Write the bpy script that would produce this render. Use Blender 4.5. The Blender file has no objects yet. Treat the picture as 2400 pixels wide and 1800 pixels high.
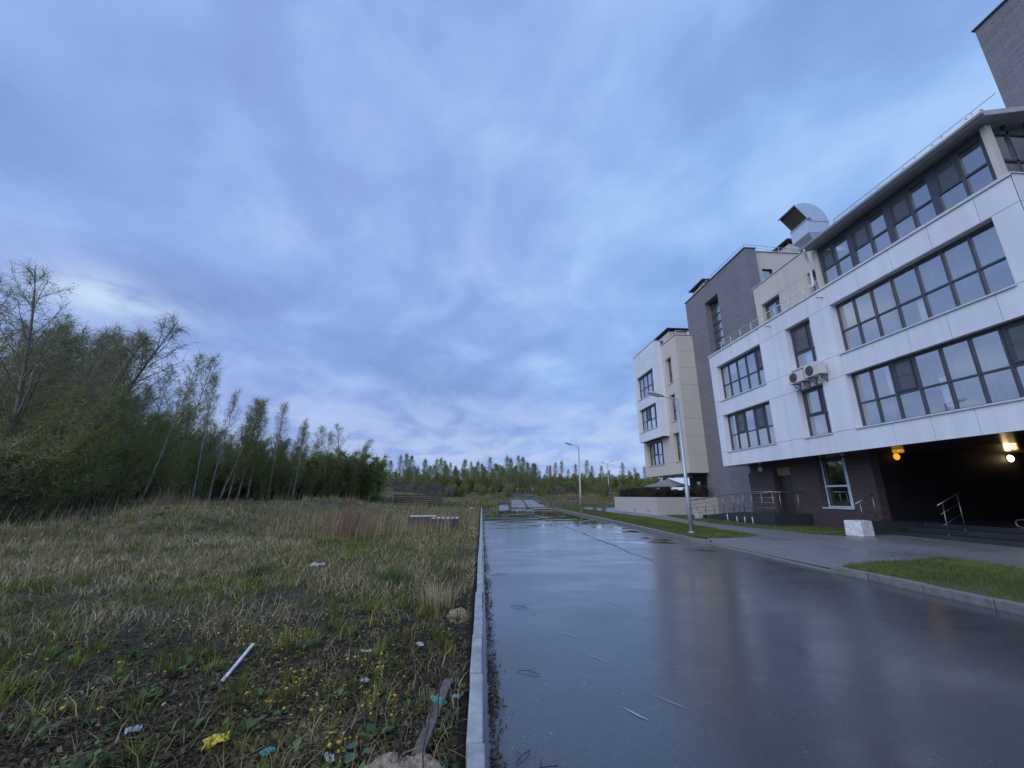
import bpy, bmesh, math, random
import numpy as np
from mathutils import Vector, Matrix

S = bpy.context.scene
COL = S.collection
rnd = random.Random(7)
rng = np.random.default_rng(11)

# ------------------------------------------------------------------ camera, sky, sun, exposure
FPX, PITCH, YAW, CAMH = 955.0, math.atan(262 / 955.0), math.radians(4.1009), 1.6
cam = bpy.data.cameras.new('camera')
cam.sensor_fit = 'HORIZONTAL'
cam.sensor_width = 36.0
cam.lens = FPX / 2400 * 36
cam.clip_start, cam.clip_end = 0.05, 3000
cam_o = bpy.data.objects.new('camera', cam)
COL.objects.link(cam_o)
cam_o.location = (0, 0, CAMH)
cam_o.rotation_euler = (math.pi / 2 + PITCH, 0, -YAW)
S.camera = cam_o

SUN_AZ, SUN_EL = math.radians(-132), math.radians(36)      # from the left, a little behind the camera
sun_dir = Vector((math.sin(SUN_AZ) * math.cos(SUN_EL), math.cos(SUN_AZ) * math.cos(SUN_EL), math.sin(SUN_EL)))
sl = bpy.data.lights.new('sun', 'SUN')
sl.energy = 1.15
sl.angle = math.radians(50)
sl.color = (1.0, 0.92, 0.80)
so = bpy.data.objects.new('sun', sl)
COL.objects.link(so)
so.rotation_euler = sun_dir.to_track_quat('Z', 'Y').to_euler()

S.view_settings.view_transform = 'Standard'
S.view_settings.look = 'None'
S.view_settings.exposure = 0.0
S.view_settings.gamma = 1.0
S.cycles.max_bounces = 6
S.cycles.transparent_max_bounces = 8
S.cycles.sample_clamp_indirect = 4.0
S.cycles.use_denoising = True


class NT:
    """small helper round a node tree"""
    def __init__(self, tree):
        self.t = tree
        tree.nodes.clear()

    def n(self, typ, ins=None, **kw):
        nd = self.t.nodes.new(typ)
        for k, v in kw.items():
            setattr(nd, k, v)
        for k, v in (ins or {}).items():
            self.set(nd, k, v)
        return nd

    def set(self, nd, k, v):
        s = nd.inputs[k]
        if isinstance(v, bpy.types.NodeSocket):
            self.t.links.new(v, s)
        elif isinstance(v, bpy.types.Node):
            self.t.links.new(v.outputs[0], s)
        else:
            if s.type == 'RGBA' and len(v) == 3:
                v = (*v, 1)
            s.default_value = v

    def math(self, op, a, b=None, c=None, clamp=False):
        nd = self.n('ShaderNodeMath', operation=op, use_clamp=clamp)
        for i, v in enumerate((a, b, c)):
            if v is not None:
                self.set(nd, i, v)
        return nd.outputs[0]

    def vmath(self, op, a, b=None):
        nd = self.n('ShaderNodeVectorMath', operation=op)
        self.set(nd, 0, a)
        if b is not None:
            self.set(nd, 1, b)
        return nd.outputs['Value'] if op in ('DOT_PRODUCT', 'LENGTH') else nd.outputs[0]

    def mix(self, f, a, b, blend='MIX'):
        nd = self.n('ShaderNodeMix', data_type='RGBA', blend_type=blend)
        self.set(nd, 0, f)
        self.set(nd, 6, a)
        self.set(nd, 7, b)
        return nd.outputs[2]

    def noise(self, vec, scale, detail=4, rough=0.55, dist=0.0):
        return self.n('ShaderNodeTexNoise', {'Vector': vec, 'Scale': scale, 'Detail': detail, 'Roughness': rough, 'Distortion': dist}).outputs['Fac']

    def ramp(self, f, stops, interp='LINEAR'):
        nd = self.n('ShaderNodeValToRGB')
        nd.color_ramp.interpolation = interp
        e = nd.color_ramp.elements
        while len(e) < len(stops):
            e.new(0.5)
        for el, (p, c) in zip(e, stops):
            el.position = p
            el.color = (*c, 1) if len(c) == 3 else c
        self.set(nd, 0, f)
        return nd.outputs[0]

    def rng(self, v, a, b, c=0.0, d=1.0, smooth=False):
        nd = self.n('ShaderNodeMapRange', {0: v, 1: a, 2: b, 3: c, 4: d})
        if smooth:
            nd.interpolation_type = 'SMOOTHSTEP'
        return nd.outputs[0]


def mapping(nt, vec, scale=(1, 1, 1), rot=(0, 0, 0), loc=(0, 0, 0)):
    return nt.n('ShaderNodeMapping', {'Vector': vec, 'Scale': scale, 'Rotation': rot, 'Location': loc}).outputs[0]


W = bpy.data.worlds.new('World')
S.world = W
W.use_nodes = True
nt = NT(W.node_tree)
tc = nt.n('ShaderNodeTexCoord').outputs['Generated']
sky = nt.n('ShaderNodeTexSky')
sky.sky_type = 'NISHITA'
sky.sun_disc = False
sky.sun_elevation = SUN_EL
sky.sun_rotation = SUN_AZ
bg_sky = nt.n('ShaderNodeBackground', {'Color': sky, 'Strength': 0.08})
sep = nt.n('ShaderNodeSeparateXYZ', {0: tc})
zc = nt.math('MAXIMUM', sep.outputs[2], 0.0)
den = nt.math('ADD', zc, 0.26)
pl = nt.n('ShaderNodeCombineXYZ', {0: nt.math('DIVIDE', sep.outputs[0], den), 1: nt.math('DIVIDE', sep.outputs[1], den), 2: 0.0}).outputs[0]
wv = nt.n('ShaderNodeTexNoise', {'Vector': pl, 'Scale': 0.9, 'Detail': 2.0}).outputs['Color']
plw = nt.vmath('ADD', pl, nt.vmath('MULTIPLY', nt.vmath('SUBTRACT', wv, (0.5, 0.5, 0.5)), (0.30, 0.30, 0.0)))
n1 = nt.noise(mapping(nt, plw, (1.0, 0.72, 1), (0, 0, math.radians(38)), (2.3, 5.1, 0)), 1.25, 4, 0.5, 0.0)
n2 = nt.noise(mapping(nt, pl, (1, 0.6, 1), (0, 0, math.radians(25)), (7.7, 1.3, 0)), 0.55, 3, 0.5, 0.3)
n3 = nt.noise(mapping(nt, plw, (1.0, 0.9, 1.0), (0, 0, math.radians(40)), (1.7, 8.3, 0)), 3.4, 6, 0.56, 0.3)
m = nt.math('ADD', nt.math('MULTIPLY', n1, 0.55), nt.math('MULTIPLY', n3, 0.45))
cloud = nt.ramp(m, [(0.34, (0.215, 0.335, 0.680)), (0.45, (0.262, 0.405, 0.785)), (0.53, (0.310, 0.475, 0.870)), (0.63, (0.420, 0.600, 0.960))])
pur = nt.rng(n2, 0.42, 0.62, 0, 0.4, True)
cloud = nt.mix(pur, cloud, (1.16, 0.98, 1.0), 'MULTIPLY')
cloud = nt.mix(nt.rng(sep.outputs[0], -0.1, 0.5, 0, 1, True), cloud, (0.97, 1.04, 1.03), 'MULTIPLY')
# paler, warmer band low over the horizon, broken by the finer noise
low = nt.math('MULTIPLY', nt.rng(zc, 0.02, 0.34, 1.0, 0.0, True), nt.rng(n3, 0.36, 0.62, 0.15, 1.0, True))
cloud = nt.mix(nt.math('MULTIPLY', low, 0.9), cloud, (0.50, 0.60, 0.86))
# thin break in the cloud above the birches
brk = Vector((-0.652, 0.683, 0.330)).normalized()
d = nt.vmath('SUBTRACT', tc, tuple(brk))
d = nt.vmath('MULTIPLY', d, (10.0, 10.0, 26.0))
bl = nt.math('POWER', 2.718, nt.math('MULTIPLY', nt.math('POWER', nt.vmath('LENGTH', d), 2.0), -1.0))
bl = nt.math('MULTIPLY', bl, nt.rng(n3, 0.34, 0.58, 0.2, 1.0, True))
cloud = nt.mix(nt.math('MULTIPLY', bl, 0.85), cloud, (0.66, 0.80, 0.98))
# the cloud deck is brighter towards the hidden sun, on the left behind the camera
glow = nt.rng(nt.vmath('DOT_PRODUCT', tc, tuple(sun_dir)), 0.62, 1.0, 1.02, 2.0, True)
bg_cloud = nt.n('ShaderNodeBackground', {'Color': cloud, 'Strength': glow})
mx = nt.n('ShaderNodeMixShader', {0: 0.93, 1: bg_sky.outputs[0], 2: bg_cloud.outputs[0]})
nt.n('ShaderNodeOutputWorld', {'Surface': mx.outputs[0]})


# ------------------------------------------------------------------ pixel rays (2400 x 1800 photograph) used to lay out the far trees
def k_at(px):
    return math.tan(YAW + math.atan((px - 1200) / FPX * math.cos(PITCH)))


def x_at(px, Y):
    return k_at(px) * Y


def z_at(px, py, Y):
    a, p = YAW, PITCH
    F = Vector((math.sin(a) * math.cos(p), math.cos(a) * math.cos(p), math.sin(p)))
    R = Vector((math.cos(a), -math.sin(a), 0))
    U = R.cross(F)
    dd = F + R * ((px - 1200) / FPX) + U * ((900 - py) / FPX)
    return CAMH + dd.z * Y / dd.y


# ------------------------------------------------------------------ helpers
class MB:
    def __init__(self):
        self.v, self.f, self.m, self.s = [], [], [], []

    def quad(self, a, b, c, d, mat=0, smooth=False):
        i = len(self.v)
        self.v += [tuple(a), tuple(b), tuple(c), tuple(d)]
        self.f.append((i, i + 1, i + 2, i + 3))
        self.m.append(mat)
        self.s.append(smooth)

    def poly(self, pts, mat=0):
        i = len(self.v)
        self.v += [tuple(p) for p in pts]
        self.f.append(tuple(range(i, i + len(pts))))
        self.m.append(mat)
        self.s.append(False)

    def box(self, x0, x1, y0, y1, z0, z1, mat=0):
        i = len(self.v)
        self.v += [(x0, y0, z0), (x1, y0, z0), (x1, y1, z0), (x0, y1, z0), (x0, y0, z1), (x1, y0, z1), (x1, y1, z1), (x0, y1, z1)]
        for q in ((0, 3, 2, 1), (4, 5, 6, 7), (0, 1, 5, 4), (1, 2, 6, 5), (2, 3, 7, 6), (3, 0, 4, 7)):
            self.f.append(tuple(i + k for k in q))
            self.m.append(mat)
            self.s.append(False)

    def hexa(self, p, mat=0):
        """8 points: bottom 4 (ccw from above) then top 4"""
        i = len(self.v)
        self.v += [tuple(q) for q in p]
        for q in ((0, 3, 2, 1), (4, 5, 6, 7), (0, 1, 5, 4), (1, 2, 6, 5), (2, 3, 7, 6), (3, 0, 4, 7)):
            self.f.append(tuple(i + k for k in q))
            self.m.append(mat)
            self.s.append(False)

    def tube(self, pts, r, n=8, mat=0, cap=True):
        pts = [Vector(p) for p in pts]
        rs = r if isinstance(r, (list, tuple)) else [r] * len(pts)
        base = len(self.v)
        ref = None
        for k, p in enumerate(pts):
            t = (pts[min(k + 1, len(pts) - 1)] - pts[max(k - 1, 0)])
            t = t.normalized() if t.length > 1e-9 else Vector((0, 0, 1))
            if ref is None:
                ref = Vector((1, 0, 0)) if abs(t.x) < 0.8 else Vector((0, 1, 0))
            a = (ref - t * ref.dot(t)).normalized()
            b = t.cross(a)
            ref = a
            for j in range(n):
                an = 2 * math.pi * j / n
                q = p + (a * math.cos(an) + b * math.sin(an)) * rs[k]
                self.v.append(tuple(q))
        for k in range(len(pts) - 1):
            for j in range(n):
                j2 = (j + 1) % n
                self.f.append((base + k * n + j, base + k * n + j2, base + (k + 1) * n + j2, base + (k + 1) * n + j))
                self.m.append(mat)
                self.s.append(True)
        if cap:
            self.f.append(tuple(base + j for j in reversed(range(n))))
            self.f.append(tuple(base + (len(pts) - 1) * n + j for j in range(n)))
            self.m += [mat, mat]
            self.s += [False, False]

    def build(self, name, mats, parent=None, bevel=0.0):
        me = bpy.data.meshes.new(name)
        me.from_pydata(self.v, [], self.f)
        if not isinstance(mats, (list, tuple)):
            mats = [mats]
        for mt in mats:
            me.materials.append(mt)
        me.polygons.foreach_set('material_index', self.m)
        me.polygons.foreach_set('use_smooth', self.s)
        me.update()
        o = bpy.data.objects.new(name, me)
        COL.objects.link(o)
        if parent is not None:
            o.parent = parent
            o.matrix_parent_inverse = Matrix.Translation(parent.location).inverted()
        if bevel:
            b = o.modifiers.new('edge', 'BEVEL')
            b.width = bevel
            b.segments = 2
            b.limit_method = 'ANGLE'
        return o


def tag(o, label=None, cat=None, group=None, kind=None):
    if label:
        o['label'] = label
    if cat:
        o['category'] = cat
    if group:
        o['group'] = group
    if kind:
        o['kind'] = kind
    return o


def empty(name, loc, label, cat, group=None):
    o = bpy.data.objects.new(name, None)
    o.empty_display_size = 0.2
    COL.objects.link(o)
    o.location = loc
    return tag(o, label, cat, group)


def np_mesh(name, verts, loops, starts, totals, mat_idx=None, mats=(), tint=None, smooth=False, parent=None):
    me = bpy.data.meshes.new(name)
    me.vertices.add(len(verts))
    me.vertices.foreach_set('co', np.asarray(verts, np.float32).ravel())
    me.loops.add(len(loops))
    me.loops.foreach_set('vertex_index', np.asarray(loops, np.int32))
    me.polygons.add(len(starts))
    me.polygons.foreach_set('loop_start', np.asarray(starts, np.int32))
    if mat_idx is not None:
        me.polygons.foreach_set('material_index', np.asarray(mat_idx, np.int32))
    if smooth:
        me.polygons.foreach_set('use_smooth', np.ones(len(starts), bool))
    for mt in mats:
        me.materials.append(mt)
    if tint is not None:
        at = me.attributes.new('tint', 'FLOAT', 'POINT')
        at.data.foreach_set('value', np.asarray(tint, np.float32))
    me.update(calc_edges=True)
    me.validate()
    o = bpy.data.objects.new(name, me)
    COL.objects.link(o)
    if parent is not None:
        o.parent = parent
    return o


def vnoise(x, y, scale, seed=0):
    """smooth value noise, 0..1"""
    g = np.random.default_rng(seed).random((256, 256))
    u, v = np.asarray(x, float) / scale + 1000.0, np.asarray(y, float) / scale + 1000.0
    i, j = np.floor(u).astype(int), np.floor(v).astype(int)
    fu, fv = u - i, v - j
    fu, fv = fu * fu * (3 - 2 * fu), fv * fv * (3 - 2 * fv)
    a, b = g[i % 256, j % 256], g[(i + 1) % 256, j % 256]
    c, e = g[i % 256, (j + 1) % 256], g[(i + 1) % 256, (j + 1) % 256]
    return (a * (1 - fu) + b * fu) * (1 - fv) + (c * (1 - fu) + e * fu) * fv


def sstep(v, a, b):
    t = np.clip((np.asarray(v, float) - a) / (b - a), 0, 1)
    return t * t * (3 - 2 * t)


SL = 0.006


def road_z(y):
    return SL * y


def height(x, y):
    """field and far land (the road and pavement lie on top of it on the right)"""
    x, y = np.asarray(x, float), np.asarray(y, float)
    z = SL * y + 0.0
    far = np.clip(y - 46, 0, 64) * 0.036
    z = z + far
    left = sstep(-x, 0.1, 1.2)
    z = z + left * (0.05 + 0.05 * (vnoise(x, y, 0.9, 3) - 0.4) + 0.10 * sstep(-x, 1, 6) * (vnoise(x, y, 2.6, 4) - 0.4))
    z = z + 0.85 * sstep(-x, 3.5, 17) * sstep(y, 4, 24)
    z = z + 0.55 * sstep(-x, 5, 9) * sstep(vnoise(x, y, 5.5, 9), 0.55, 0.95) * sstep(y, 3, 9)
    z = z + sstep(y, 44, 56) * 0.5 * (vnoise(x, y, 7.0, 5) - 0.35)
    under = (x > -0.06) & (y < 46.2)
    z = np.where(under, SL * y - 0.12, z)
    return z


def hz(x, y):
    return float(height(x, y))


# ------------------------------------------------------------------ materials
MATS = {}


def mat(name):
    m_ = bpy.data.materials.new(name)
    m_.use_nodes = True
    MATS[name] = m_
    return m_, NT(m_.node_tree)


def out(nt, bsdf, disp=None):
    o = nt.n('ShaderNodeOutputMaterial', {'Surface': bsdf.outputs[0]})
    return o


def bump(nt, h, strength=0.3, dist=0.01):
    return nt.n('ShaderNodeBump', {'Height': h, 'Strength': strength, 'Distance': dist}).outputs[0]


def pos(nt):
    return nt.n('ShaderNodeNewGeometry').outputs['Position']


def objco(nt):
    return nt.n('ShaderNodeTexCoord').outputs['Object']


def simple(name, col, rough=0.6, metal=0.0, var=0.12, nscale=6.0, bmp=0.0, spec=0.5, alt=None):
    m_, nt = mat(name)
    p = objco(nt)
    n = nt.noise(p, nscale, 5, 0.6)
    lo = tuple(c * (1 - var) for c in col)
    hi = tuple(min(1, c * (1 + var)) for c in col) if alt is None else alt
    c = nt.mix(nt.rng(n, 0.3, 0.7), lo, hi)
    ins = {'Base Color': c, 'Roughness': nt.rng(n, 0.3, 0.7, max(0.03, rough - 0.08), min(1, rough + 0.08)), 'Metallic': metal, 'Specular IOR Level': spec}
    if bmp:
        ins['Normal'] = bump(nt, nt.noise(p, nscale * 8, 4, 0.6), bmp, 0.01)
    out(nt, nt.n('ShaderNodeBsdfPrincipled', ins))
    return m_


def cladding(name, col, streak=0.12, rough=0.45):
    """smooth facade panels with faint weather streaks and tone changes from panel to panel"""
    m_, nt = mat(name)
    p = pos(nt)
    big = nt.noise(p, 0.35, 3, 0.5)
    st = nt.noise(mapping(nt, p, (3.2, 3.2, 0.16)), 1.0, 4, 0.6)
    f = nt.math('ADD', nt.math('MULTIPLY', big, 0.5), nt.math('MULTIPLY', st, 0.5))
    c = nt.mix(nt.rng(f, 0.36, 0.62), tuple(v * (1 - streak) for v in col), col)
    rnd_n = nt.n('ShaderNodeNewGeometry').outputs['Random Per Island']
    c = nt.mix(nt.rng(rnd_n, 0, 1, 0, 0.10), c, tuple(v * 0.6 for v in col))
    out(nt, nt.n('ShaderNodeBsdfPrincipled', {'Base Color': c, 'Roughness': rough, 'Normal': bump(nt, nt.noise(p, 1.3, 2), 0.06, 0.02)}))
    return m_


def brick(name, c1, c2, mortar, rough=0.55, bw=0.46, bh=0.105, spec=0.35):
    m_, nt = mat(name)
    s = nt.n('ShaderNodeSeparateXYZ', {0: pos(nt)})
    uv = nt.n('ShaderNodeCombineXYZ', {0: nt.math('ADD', s.outputs[0], s.outputs[1]), 1: s.outputs[2], 2: 0.0}).outputs[0]
    b = nt.n('ShaderNodeTexBrick', {'Vector': uv, 'Color1': c1, 'Color2': c2, 'Mortar': mortar, 'Scale': 1.0, 'Mortar Size': 0.007, 'Mortar Smooth': 0.2, 'Bias': 0.0, 'Brick Width': bw, 'Row Height': bh})
    n = nt.noise(uv, 22, 5, 0.65)
    big = nt.noise(uv, 0.5, 3, 0.5)
    c = nt.mix(nt.rng(n, 0.25, 0.75, 0, 0.55), b.outputs[0], tuple(v * 0.5 for v in c1))
    c = nt.mix(nt.rng(big, 0.35, 0.65, 0.0, 0.35), c, tuple(v * 1.35 for v in c2))
    h = nt.math('ADD', nt.math('MULTIPLY', n, 0.5), nt.math('MULTIPLY', b.outputs[1], -0.7))
    out(nt, nt.n('ShaderNodeBsdfPrincipled', {'Base Color': c, 'Roughness': rough, 'Specular IOR Level': spec, 'Normal': bump(nt, h, 0.6, 0.02)}))
    return m_


M_white = cladding('white panel', (0.75, 0.78, 0.81), 0.15)
M_beige = cladding('beige panel', (0.61, 0.56, 0.47), 0.12, 0.6)
M_joint = simple('panel joint', (0.12, 0.125, 0.14), 0.8)
M_brick = brick('grey ledge stone', (0.255, 0.24, 0.25), (0.19, 0.18, 0.19), (0.095, 0.09, 0.095))
M_dbrick = brick('dark plum stone', (0.105, 0.078, 0.080), (0.072, 0.055, 0.058), (0.028, 0.024, 0.025))
M_pass = simple('dark passage wall', (0.012, 0.011, 0.013), 0.6, var=0.3, nscale=2)  # near-black base puts the darkness of the unlit passage into the colour
M_frame = simple('graphite frame', (0.050, 0.060, 0.078), 0.42, var=0.1)
M_wframe = simple('white frame with film', (0.55, 0.66, 0.76), 0.4, var=0.25, nscale=14)
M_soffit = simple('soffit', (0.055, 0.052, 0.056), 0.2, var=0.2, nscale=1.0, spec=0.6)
M_eave = simple('eave boarding', (0.33, 0.33, 0.34), 0.6, var=0.15, nscale=2)
M_coping = simple('zinc coping', (0.55, 0.57, 0.60), 0.4, 0.0, var=0.1)
M_gutter = simple('grey gutter', (0.50, 0.51, 0.53), 0.4, 0.25, var=0.1)
M_galv = simple('galvanised sheet', (0.62, 0.66, 0.72), 0.38, 0.55, var=0.08, nscale=3)
M_steel = simple('stainless steel', (0.27, 0.265, 0.265), 0.36, 0.85, var=0.1)
M_wrail = simple('light painted rail', (0.62, 0.64, 0.67), 0.45, var=0.08)
M_granite = simple('wet dark granite', (0.035, 0.038, 0.045), 0.22, var=0.5, nscale=60, bmp=0.05)
M_room = simple('room wall', (0.68, 0.61, 0.50), 0.8, var=0.06)
M_curt = simple('curtain', (0.27, 0.26, 0.235), 0.85, var=0.10, nscale=3)
M_blind = simple('white blind', (0.80, 0.82, 0.82), 0.7, var=0.05)
M_door = simple('brown door', (0.036, 0.028, 0.029), 0.4, var=0.15)
M_panel = simple('yellowish panel', (0.34, 0.29, 0.17), 0.6, var=0.1)
M_roof = simple('dark roof metal', (0.075, 0.075, 0.085), 0.45, 0.2, var=0.15)
M_acw = simple('aircon casing', (0.58, 0.56, 0.52), 0.5, var=0.08)
M_acd = simple('aircon grille', (0.115, 0.098, 0.092), 0.5, var=0.2, nscale=40)
M_terr = simple('terrace render', (0.47, 0.43, 0.385), 0.85, var=0.08, nscale=30, bmp=0.3)
M_conc = simple('kerb concrete', (0.33, 0.335, 0.325), 0.6, var=0.34, nscale=5, bmp=0.5)
M_kerbd = simple('wet kerb concrete', (0.165, 0.168, 0.16), 0.45, var=0.25, nscale=7, bmp=0.25)
M_wblock = simple('white painted concrete', (0.64, 0.65, 0.65), 0.6, var=0.25, nscale=7, bmp=0.2)
M_lampp = simple('galvanised pole', (0.42, 0.45, 0.50), 0.42, 0.45, var=0.1)
M_lamph = simple('lamp head casing', (0.40, 0.38, 0.37), 0.45, var=0.1)
M_wood = simple('weathered wood', (0.30, 0.29, 0.28), 0.75, var=0.25, nscale=14, bmp=0.3)
M_wwood = simple('whitewashed wood', (0.52, 0.52, 0.53), 0.6, var=0.3, nscale=18, bmp=0.2)
M_obrd = simple('old brown board', (0.125, 0.098, 0.090), 0.7, var=0.35, nscale=18, bmp=0.4)
M_dwood = simple('dark wet timber', (0.075, 0.062, 0.055), 0.6, var=0.35, nscale=12, bmp=0.4)
M_slab = simple('wet concrete slab', (0.21, 0.20, 0.205), 0.5, var=0.4, nscale=1.5, bmp=0.15)
M_rubble = simple('pale sand rubble', (0.36, 0.29, 0.20), 0.95, var=0.35, nscale=24, bmp=0.9)
M_mound = simple('dark peat', (0.040, 0.036, 0.020), 0.95, var=0.5, nscale=2.0, bmp=0.8)
M_cloth = simple('dirty white plastic', (0.46, 0.45, 0.43), 0.5, var=0.2, nscale=9)
M_yell = simple('yellow plastic', (0.60, 0.47, 0.05), 0.4, var=0.2, nscale=12)
M_teal = simple('teal plastic', (0.075, 0.30, 0.27), 0.4, var=0.3, nscale=10)
M_blue = simple('pale blue plastic', (0.24, 0.31, 0.33), 0.4, var=0.25, nscale=12)
M_paras = simple('grey parasol cloth', (0.20, 0.185, 0.19), 0.8, var=0.08)
M_chim = simple('red brick stack', (0.22, 0.10, 0.09), 0.8, var=0.2)
M_twigd = simple('dead stem', (0.040, 0.030, 0.022), 0.85, var=0.3)
M_twigr = simple('reddish dry reed', (0.30, 0.165, 0.120), 0.85, var=0.3)


def glass_mat():
    m_, nt = mat('window glass')
    lw = nt.n('ShaderNodeLayerWeight', {'Blend': 0.35})
    f = nt.rng(lw.outputs['Facing'], 0.0, 1.0, 0.42, 0.95)
    p = pos(nt)
    g = nt.n('ShaderNodeBsdfGlossy', {'Color': (0.82, 0.84, 0.85), 'Roughness': 0.03, 'Normal': bump(nt, nt.noise(p, 0.6, 2), 0.05, 0.1)})
    t = nt.n('ShaderNodeBsdfTransparent', {'Color': (0.86, 0.90, 0.92)})
    out(nt, nt.n('ShaderNodeMixShader', {0: f, 1: t.outputs[0], 2: g.outputs[0]}))
    return m_


M_glass = glass_mat()


def emis(name, col, strength):
    m_, nt = mat(name)
    n = nt.noise(objco(nt), 5, 2)
    c = nt.mix(nt.rng(n, 0.3, 0.7), tuple(v * 0.9 for v in col), col)
    out(nt, nt.n('ShaderNodeEmission', {'Color': c, 'Strength': strength}))
    return m_


def tinted(name, stops, rough=0.7, trans=0.25, spec=0.3):
    """leaf / blade material: colour from the per-blade tint attribute"""
    m_, nt = mat(name)
    a = nt.n('ShaderNodeAttribute', attribute_name='tint').outputs['Fac']
    c = nt.ramp(a, stops)
    b = nt.n('ShaderNodeBsdfPrincipled', {'Base Color': c, 'Roughness': rough, 'Specular IOR Level': spec})
    t = nt.n('ShaderNodeBsdfTranslucent', {'Color': c})
    out(nt, nt.n('ShaderNodeMixShader', {0: trans, 1: b.outputs[0], 2: t.outputs[0]}))
    return m_


M_leaf = tinted('birch leaf', [(0.0, (0.213, 0.288, 0.047)), (0.5, (0.348, 0.425, 0.064)), (0.85, (0.515, 0.552, 0.087)), (1.0, (0.605, 0.506, 0.111))], 0.7, 0.4)
M_leafd = tinted('willow leaf', [(0.0, (0.156, 0.215, 0.032)), (0.6, (0.269, 0.336, 0.041)), (1.0, (0.469, 0.482, 0.064))], 0.7, 0.35)
M_leafp = tinted('pale young leaf', [(0.0, (0.240, 0.288, 0.160)), (0.6, (0.324, 0.384, 0.205)), (1.0, (0.396, 0.444, 0.239))], 0.7, 0.45)
M_leaff = tinted('mid green leaf', [(0.0, (0.176, 0.213, 0.076)), (0.5, (0.249, 0.293, 0.100)), (1.0, (0.352, 0.360, 0.129))], 0.7, 0.4)
M_bud = tinted('brown bud', [(0.0, (0.238, 0.238, 0.097)), (0.6, (0.342, 0.361, 0.119)), (1.0, (0.417, 0.455, 0.134))], 0.7, 0.35)
M_dry = tinted('dry grass blade', [(0.0, (0.130, 0.097, 0.044)), (0.4, (0.296, 0.232, 0.118)), (0.75, (0.478, 0.395, 0.220)), (1.0, (0.644, 0.550, 0.343))], 0.8, 0.2)
M_green = tinted('olive grass blade', [(0.0, (0.077, 0.099, 0.014)), (0.5, (0.177, 0.198, 0.027)), (0.85, (0.295, 0.294, 0.054)), (1.0, (0.402, 0.373, 0.088))], 0.7, 0.25)
M_lawn = tinted('lawn blade', [(0.0, (0.066, 0.098, 0.025)), (0.5, (0.127, 0.162, 0.037)), (1.0, (0.220, 0.250, 0.071))], 0.6, 0.25)
M_litter = tinted('dead leaf', [(0.0, (0.025, 0.018, 0.008)), (0.45, (0.079, 0.056, 0.026)), (0.8, (0.158, 0.116, 0.056)), (1.0, (0.347, 0.265, 0.137))], 0.7, 0.05)
M_weed = tinted('broad weed leaf', [(0.0, (0.039, 0.072, 0.021)), (0.6, (0.078, 0.137, 0.042)), (1.0, (0.130, 0.208, 0.076))], 0.5, 0.2)
M_conif = tinted('conifer sprig', [(0.0, (0.018, 0.022, 0.012)), (0.5, (0.034, 0.036, 0.018)), (1.0, (0.075, 0.050, 0.028))], 0.7, 0.1)


def bark_mat(name, base, dark, thr):
    m_, nt = mat(name)
    p = objco(nt)
    n = nt.noise(mapping(nt, p, (9, 9, 22)), 1.0, 4, 0.6)
    s = nt.n('ShaderNodeSeparateXYZ', {0: p})
    foot = nt.rng(s.outputs[2], 0.0, 1.2, 0.25, 0.0)
    f = nt.rng(nt.math('ADD', n, foot), thr, thr + 0.1)
    c = nt.mix(f, base, dark)
    out(nt, nt.n('ShaderNodeBsdfPrincipled', {'Base Color': c, 'Roughness': 0.75, 'Normal': bump(nt, n, 0.4, 0.02)}))
    return m_


M_birch = bark_mat('birch bark', (0.44, 0.425, 0.39), (0.055, 0.047, 0.042), 0.56)
M_bark = bark_mat('grey bark', (0.15, 0.138, 0.115), (0.045, 0.040, 0.036), 0.5)
M_twig = simple('twig', (0.20, 0.18, 0.115), 0.8, var=0.2)


def ground_mat():
    m_, nt = mat('field soil')
    p = pos(nt)
    n1 = nt.noise(p, 0.55, 4, 0.6)
    n2 = nt.noise(p, 9.0, 6, 0.7)
    n3 = nt.noise(p, 45.0, 4, 0.7)
    soil = nt.ramp(n2, [(0.3, (0.012, 0.010, 0.008)), (0.5, (0.036, 0.029, 0.022)), (0.68, (0.075, 0.062, 0.047)), (0.8, (0.16, 0.14, 0.115))])
    turf = nt.ramp(n2, [(0.3, (0.030, 0.034, 0.016)), (0.5, (0.075, 0.076, 0.036)), (0.7, (0.165, 0.145, 0.09))])
    s = nt.n('ShaderNodeSeparateXYZ', {0: p})
    dist = nt.vmath('LENGTH', p)
    f = nt.math('ADD', nt.rng(dist, 3.5, 10.5, -0.25, 1.0), nt.rng(n1, 0.3, 0.7, -0.35, 0.35), clamp=True)
    edge = nt.rng(s.outputs[0], -1.3, -0.3, 0.0, 0.75)
    f = nt.math('SUBTRACT', f, edge, clamp=True)
    c = nt.mix(f, soil, turf)
    tan = nt.ramp(n2, [(0.3, (0.075, 0.062, 0.036)), (0.6, (0.20, 0.165, 0.105)), (0.8, (0.27, 0.23, 0.16))])
    c = nt.mix(nt.math('MULTIPLY', nt.rng(n1, 0.42, 0.6), nt.rng(dist, 9, 20)), c, tan)
    h = nt.math('ADD', n2, nt.math('MULTIPLY', n3, 0.4))
    out(nt, nt.n('ShaderNodeBsdfPrincipled', {'Base Color': c, 'Roughness': 0.9, 'Specular IOR Level': 0.25, 'Normal': bump(nt, h, 0.9, 0.06)}))
    return m_


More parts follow.
